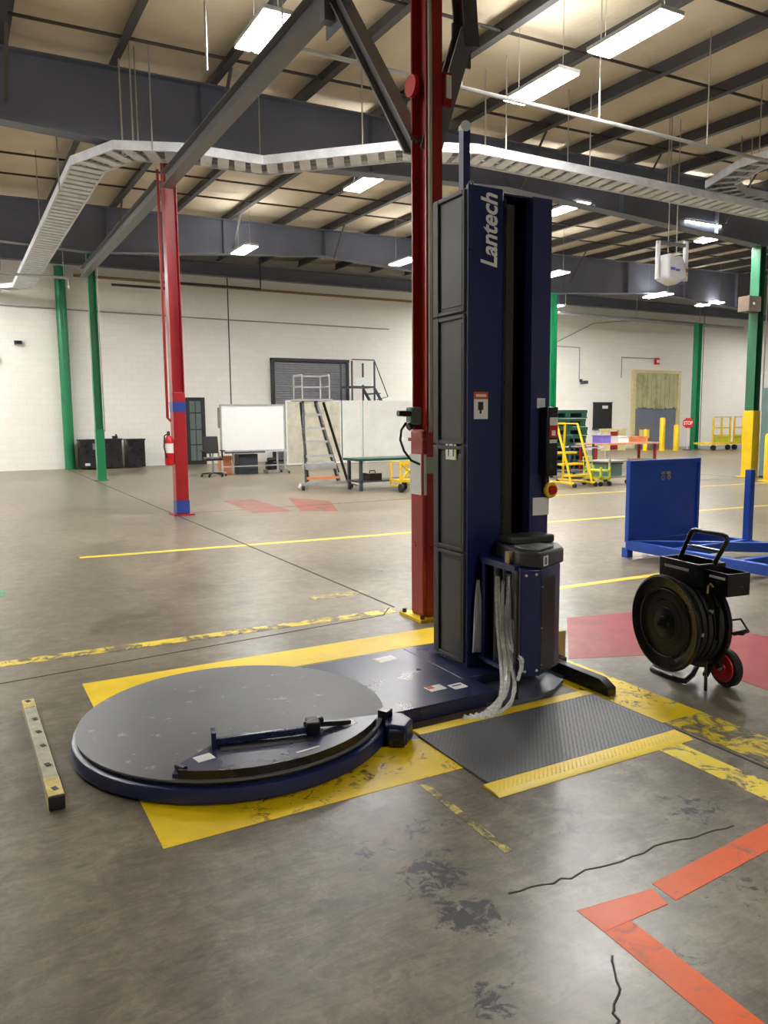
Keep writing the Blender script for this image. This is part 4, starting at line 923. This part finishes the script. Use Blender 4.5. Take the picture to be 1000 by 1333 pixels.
for x in (6.45, 7.6):
    ou = build('outrigger', G().bar((x, 15.45, .12), (x + (-.12 if x < 7 else .12), 15.25, .05), .04, .04), 'alu', t); build('caster', G().cyl((x - .02, 15.3, .05), (x + .02, 15.3, .05), .05, 12), 'black', ou)
# tall rolling stairs behind the partitions
rx0, rx1, ry = 12.45, 13.35, 25.4
t = thing('rolling_stairs', 'tall grey rolling stairs with handrails beside the roll-up door', 'stairs', (13, ry, 0))
for x in (rx0, rx1): build('side_frame', G().bar((x, ry - .5, 0), (x, ry - .5, 3.55), .05, .05).bar((x, ry + .4, 0), (x, ry + .4, 3.55), .05, .05), 'grey', t)
build('platform', G().b2(rx0, ry - .5, 2.62, rx1, ry + .4, 2.68), 'grey', t); build('handrail', G().tube([(rx0, ry - .5, 3.6), (rx1, ry - .5, 3.6), (rx1 + .25, ry - .5, 3.0), (rx1 + .55, ry - .5, 2.3), (rx1 + .1, ry - .5, 2.2)], .02, 8), 'grey', t)
for k in range(9): build('tread', G().b2(rx1 + .05 + k * .16, ry - .45, 2.4 - k * .28, rx1 + .27 + k * .16, ry + .35, 2.44 - k * .28), 'grey', t)
build('stringer', G().bar((rx1, ry - .48, 2.6), (rx1 + 1.6, ry - .48, .05), .04, .1).bar((rx1, ry + .38, 2.6), (rx1 + 1.6, ry + .38, .05), .04, .1), 'grey', t)
build('sign_plate', G().b2(rx0 + .1, ry - .53, 2.72, rx1 - .12, ry - .515, 2.98), 'paper', t)
# dark work table and yellow trolley left of the red column
t = thing('work_table', 'long dark work table left of the dark red column', 'table', (8.2, 14.7, 0)); build('tabletop', G().b2(7.3, 14.35, .63, 9.3, 15.1, .68), 'dgreen', t)
for x, y in ((7.4, 14.45), (9.2, 14.45), (7.4, 15.0), (9.2, 15.0)): build('leg', G().b2(x - .03, y - .03, 0, x + .03, y + .03, .63), 'grey', t)
build('lower_shelf', G().b2(7.35, 14.42, .18, 9.25, 15.05, .21), 'grey', t)
t = thing('tool_case', 'small black case on the lower shelf of the dark work table', 'case', (7.75, 14.6, .21)); build('body', G().b2(7.6, 14.45, .211, 7.9, 14.75, .36), 'black', t); build('handle', G().tube([(7.68, 14.6, .36), (7.69, 14.6, .41), (7.81, 14.6, .41), (7.82, 14.6, .36)], .012, 6), 'black', t)
t = thing('hand_trolley', 'yellow wheeled trolley by the foot of the dark work table', 'trolley', (8.15, 14.0, 0))
for x in (7.98, 8.36): build('side_frame', G().tube([(x, 13.8, .12), (x, 13.8, .62), (x, 14.2, .62), (x, 14.2, .12), (x, 13.8, .12)], .025, 8), 'yelsteel', t)
build('deck', G().b2(7.96, 13.78, .20, 8.38, 14.22, .25), 'yelsteel', t); build('top_rail', G().bar((7.98, 13.8, .6), (8.36, 13.8, .6), .06, .06), 'yelsteel', t); build('cross_brace', G().bar((7.98, 13.79, .25), (8.36, 13.79, .6), .06, .03).bar((8.36, 13.79, .25), (7.98, 13.79, .6), .06, .03), 'yelsteel', t)
for x, y in ((7.95, 13.72), (8.30, 13.72), (8.3, 14.2)): build('wheel', G().cyl((x - .025, y, .09), (x + .025, y, .09), .09, 16), 'rubber', t)
# ================================================================ BACKGROUND RIGHT
for k in range(7):                                                  # stack of dark green pallets
    z = k * .245
    t = thing('green_pallet', ['dark green plastic pallet at the bottom of the stack', 'dark green pallet second from the bottom of the stack', 'dark green pallet third from the bottom of the stack', 'dark green pallet in the middle of the stack',
              'dark green pallet third from the top of the stack', 'dark green pallet second from the top of the stack', 'dark green plastic pallet on top of the stack'][k], 'pallet', (15.6, 17.6, z), 'stacked green pallets')
    x0, x1 = 14.75 + random.uniform(-.04, .04), 16.2 + random.uniform(-.05, .08)
    build('deck', G().b2(x0, 17.1, z + .15, x1, 18.1, z + .235), 'dgreen', t); build('base', G().b2(x0, 17.1, z + .001, x1, 18.1, z + .03), 'dgreen', t)
    for f in (.07, .5, .93): xx = x0 + (x1 - x0) * f; build('block', G().b2(xx - .1, 17.12, z + .03, xx + .1, 18.08, z + .15), 'dgreen', t)
t = thing('step_ladder', 'yellow rolling step ladder in front of the green pallets', 'ladder', (11.75, 13.0, 0))
lx0, lx1 = 11.52, 12.12
for x in (lx0, lx1):
    build('side_frame', G().tube([(x, 12.6, .05), (x, 12.75, .5), (x, 13.1, 1.36), (x, 13.5, 1.36), (x, 13.55, .05)], .026, 8), 'yelsteel', t); build('base_tube', G().tube([(x, 12.5, .09), (x, 13.7, .09)], .026, 8), 'yelsteel', t)
for k in range(3): build('step', G().b2(lx0, 12.65 + k * .22, .22 + k * .24, lx1, 12.87 + k * .22, .26 + k * .24), 'yelsteel', t)
build('back_rail', G().tube([(lx0, 13.5, 1.36), (lx1, 13.5, 1.36)], .026, 8), 'yelsteel', t)
for x, y in ((lx0, 12.5), (lx1, 12.5), (lx0, 13.7), (lx1, 13.7)): build('caster', G().cyl((x - .02, y, .05), (x + .02, y, .05), .05, 12), 'black', t)
t = thing('hose_stand', 'yellow bent stand leaning beside the mast control box', 'stand', (11.2, 13.4, 0)); build('post', G().tube([(11.05, 13.4, .95), (11.22, 13.4, .62), (11.25, 13.4, .08)], .03, 8), 'yelsteel', t); build('base', G().lathe([(.24, .01), (.24, .05), (.05, .09)], (11.2, 13.4, 0), 'z', 20), 'yelsteel', t)
def platform_cart(x0, x1, y0, y1, m_, label, h=.62, gname='trolleys behind the blue stillage'):
    t = thing('platform_trolley', label, 'trolley', ((x0 + x1) / 2, (y0 + y1) / 2, 0), gname)
    build('deck', G().b2(x0, y0, .15, x1, y1, .19), m_, t); build('top_shelf', G().b2(x0, y0, h - .10, x1, y1, h - .07), m_, t)
    for x in (x0 + .02, x1 - .02):
        for y in (y0 + .02, y1 - .02):
            build('corner_post', G().b2(x - .02, y - .02, .1, x + .02, y + .02, h), m_, t); build('caster', G().cyl((x - .02, y, .05), (x + .02, y, .05), .05, 12), 'black', t)
    build('push_handle', G().tube([(x0 + .02, y1, h), (x0 + .02, y1 + .03, h + .2), (x1 - .02, y1 + .03, h + .2), (x1 - .02, y1, h)], .015, 6), m_, t)
    return t
platform_cart(12.22, 12.52, 12.45, 13.0, 'ygreen', 'lime yellow trolley beside the yellow step ladder', .42)
c_ = platform_cart(12.62, 13.2, 12.6, 13.3, 'alu', 'pale grey trolley right of the lime yellow one', .60)
platform_cart(13.0, 13.8, 14.3, 15.0, 'grey', 'dark slate trolley behind the pale grey one', .85)
t = thing('storage_bin', 'grey lidded bin on the shelf of the pale grey trolley', 'bin', (12.85, 12.95, .19)); build('body', G().b2(12.65, 12.7, .191, 13.1, 13.2, .45), 'teal', t); build('rim', G().b2(12.63, 12.68, .45, 13.12, 13.22, .48), 'grey', t)
t = thing('work_bench', 'faded pink-topped bench behind the blue stillage panel', 'bench', (16.6, 16.2, 0)); build('bench_top', G().b2(15.4, 15.9, .72, 17.9, 16.7, .77), 'pink', t)
for x, y in ((15.5, 16.0), (17.8, 16.0), (15.5, 16.6), (17.8, 16.6)): build('leg', G().b2(x - .03, y - .03, 0, x + .03, y + .03, .72), 'redcol', t)
build('lower_shelf', G().b2(15.45, 15.95, .25, 17.85, 16.65, .28), 'brownbox', t)
for (xx, yy, hh, mm, nm, lb) in ((16.0, 16.3, .2, 'purple', 'parts_bin', 'violet parts bin on the left of the pink bench'), (16.7, 16.3, .16, 'paper', 'parts_bin', 'white parts bin in the middle of the pink bench'), (17.4, 16.3, .14, 'ladder_o', 'parts_bin', 'orange parts bin on the right of the pink bench')):
    t = thing(nm, lb, 'bin', (xx, yy, .77), 'bins on the pink bench'); build('body', G().prism(rect(xx - .2, yy - .15, xx + .2, yy + .15), .771, .77 + hh), mm, t); build('lip', G().b2(xx - .22, yy - .17, .77 + hh, xx + .22, yy + .17, .79 + hh), mm, t)
# far wall things
t = thing('wall_board', 'dark blue-black board on the cream wall beside the strip curtain', 'board', (26.3, WY - .06, 1.0)); build('panel', G().b2(25.72, WY - .10, .98, 26.82, WY - .001, 2.14), 'ink', t); build('frame', G().b2(25.68, WY - .11, 2.14, 26.86, WY - .02, 2.18).b2(25.68, WY - .11, .94, 26.86, WY - .02, .98), 'grey', t); build('white_label', G().b2(26.2, WY - .104, 1.88, 26.55, WY - .10, 2.02), 'paper', t)
t = thing('guard_frame', 'cream and dark guard frame on the floor below the wall board', 'guard', (26, 25.6, 0)); build('left_panel', G().b2(25.1, 25.55, 0, 25.6, 25.65, .90), 'cream', t); build('right_panel', G().b2(26.1, 25.55, 0, 26.55, 25.65, .90), 'cream', t); build('dark_infill', G().b2(25.6, 25.6, .05, 26.1, 25.64, .85), 'redcol', t); build('top_rail', G().b2(25.05, 25.53, .90, 26.6, 25.67, .98), 'cream', t); build('mid_rail', G().b2(25.6, 25.54, .42, 26.1, 25.6, .50), 'cream', t)
t = thing('guard_frame', 'brown tubular guard frame left of the strip curtain', 'guard', (27.2, 25.0, 0)); build('frame', G().bar((26.7, 25, 0), (26.7, 25, 1.0), .08, .08).bar((27.5, 25, 0), (27.5, 25, 1.0), .08, .08), 'brownbox', t); build('top_rail', G().bar((26.66, 25, 1.0), (27.54, 25, 1.0), .08, .08), 'brownbox', t); build('mid_rail', G().bar((26.7, 25, .5), (27.5, 25, .5), .06, .08), 'brownbox', t); build('yellow_infill', G().b2(26.8, 24.98, .55, 27.4, 25.02, .92), 'cream', t)
def bollard(x, y, h, r, label):
    t = thing('bollard', label, 'bollard', (x, y, 0), 'yellow bollards'); build('post', G().lathe([(r, 0), (r, h - r * .6), (r * .8, h - r * .2), (r * .3, h)], (x, y, 0), 'z', 18), 'yelsteel', t); build('base_plate', baseplate(G(), x, y, r * 3), 'yelsteel', t)
bollard(27.35, 24.2, 1.45, .12, 'yellow bollard left in front of the strip curtain'); bollard(26.75, 24.6, .95, .10, 'shorter yellow bollard beside the brown guard frame'); bollard(27.9, 23.9, 1.15, .12, 'yellow bollard right in front of the strip curtain'); bollard(16.35, 11.35, 1.10, .11, 'yellow bollard at the right edge beside the green and yellow column')
# stop sign
spx, spy = 28.45, 23.75
t = thing('stop_sign', 'red stop sign on a thin post left of the slim green column', 'sign', (spx, spy, 0))
vd = Vector((-spx, -spy, 0)).normalized(); vr = Vector((-vd.y, vd.x, 0))
oc = []
for k in range(8):
    a = PI / 8 + k * PI / 4; oc.append((.24 * math.cos(a), .24 * math.sin(a)))
g = G(); v = []
for s_ in (0, .02):
    for a, b in oc: p = Vector((spx, spy, 1.20)) + vr * a + Vector((0, 0, b)) + vd * s_; v.append(tuple(p))
g.add(v, [tuple(range(8))[::-1], tuple(range(8, 16))] + [(i, (i + 1) % 8, 8 + (i + 1) % 8, 8 + i) for i in range(8)])
pl_ = build('sign_plate', g, 'red', t); org = Vector((spx, spy, 1.12)) - vr * .18 + vd * .022
build('lettering', fit_text(text_g('STOP', 1.0, bold=.02, depth=.001), org, vr, (0, 0, 1), vd, .36, .16), 'white', pl_, smooth=False)
build('post', G().cyl((spx, spy, .02), (spx, spy, 1.0), .025, 8), 'paper', t); build('base', G().lathe([(.2, 0), (.2, .03), (.04, .05)], (spx, spy, 0), 'z', 16), 'grey', t)
# yellow rail carts at far right
for i, (x0, lb) in enumerate(((28.9, 'yellow railed cart right of the slim green column'), (30.3, 'yellow railed cart furthest right by the cream wall'))):
    t = thing('rail_cart', lb, 'cart', (x0 + .6, 23.2, 0), 'yellow railed carts'); build('deck', G().b2(x0, 22.8, .25, x0 + 1.2, 23.8, .33), 'yelsteel', t)
    for x in (x0 + .04, x0 + .6, x0 + 1.16): build('rail_post', G().b2(x - .03, 22.8, .33, x + .03, 22.86, 1.45), 'yelsteel', t)
    for z in (.62, .95, 1.42): build('rail', G().b2(x0, 22.79, z, x0 + 1.2, 22.83, z + .06), 'yelsteel' if z < 1 else 'cream', t)
    build('side_panel', G().b2(x0 + .05, 22.84, .35, x0 + 1.15, 22.86, .6), 'ygreen', t)
    for x in (x0 + .12, x0 + 1.08): build('wheel', G().cyl((x - .04, 22.85, .12), (x + .04, 22.85, .12), .12, 14), 'rubber', t)
t = thing('pump_unit', 'dark red pump unit beside the green and yellow column', 'pump', (31.9, 21.6, 0)); build('body', G().box(31.9, 21.6, .75, .45, .4, .7), 'redcol', t, bevel=.05); build('head', G().box(32.0, 21.6, 1.25, .3, .3, .4), 'redcol', t, bevel=.05); build('base', G().b2(31.6, 21.3, 0, 32.3, 21.9, .4), 'black', t)
# teal cabinet, white post at the right edge
t = thing('electrical_cabinet', 'tall teal-grey cabinet cut by the right edge of the picture', 'cabinet', (17.6, 11.8, 0)); build('body', G().b2(17.05, 11.5, .05, 18.0, 12.1, 2.15), 'teal', t); build('door', G().b2(17.08, 11.485, .1, 17.97, 11.5, 2.1), 'teal', t); build('plinth', G().b2(17.05, 11.52, 0, 18, 12.1, .05), 'black', t); build('dark_edge', G().b2(17.02, 11.5, .6, 17.05, 11.56, 1.9), 'ink', t)
# wall fittings
t = thing('wall_camera', 'small dark camera on the cream wall above the green pallets', 'camera', (24.9, WY - .1, 3.05)); build('body', G().box(24.9, WY - .28, 3.05, .16, .32, .14), 'grey', t); build('bracket', G().box(24.9, WY - .06, 3.14, .08, .12, .12), 'grey', t)
t = thing('alarm_strobe', 'red and white alarm strobe above the strip curtain', 'alarm', (29.7, WY - .05, 4.0)); build('body', G().b2(29.58, WY - .12, 3.98, 29.82, WY, 4.28), 'red', t); build('lens', G().b2(29.63, WY - .15, 4.05, 29.77, WY - .12, 4.18), 'white', t)
t = thing('wall_horn', 'small grey horn high on the cream wall at far left', 'horn', (1.0, WY - .05, 3.6)); build('body', G().box(1.9, WY - .06, 3.95, .22, .12, .1), 'grey', t); build('cover', G().box(1.9, WY - .13, 3.95, .14, .02, .06), 'black', t)
t = thing('wall_switch', 'small grey switch box on the cream wall at far left', 'switch', (.9, WY - .05, 3.3)); build('body', G().box(1.3, WY - .05, 3.42, .12, .1, .18), 'teal', t); build('cover', G().box(1.3, WY - .105, 3.42, .08, .012, .12), 'grey', t)
for o in C.objects:
    if o.type == 'EMPTY': o.hide_render = False
sc.cycles.max_bounces = 8; sc.cycles.diffuse_bounces = 4; sc.cycles.glossy_bounces = 4; sc.cycles.transmission_bounces = 4
sc.cycles.sample_clamp_indirect = 6.0
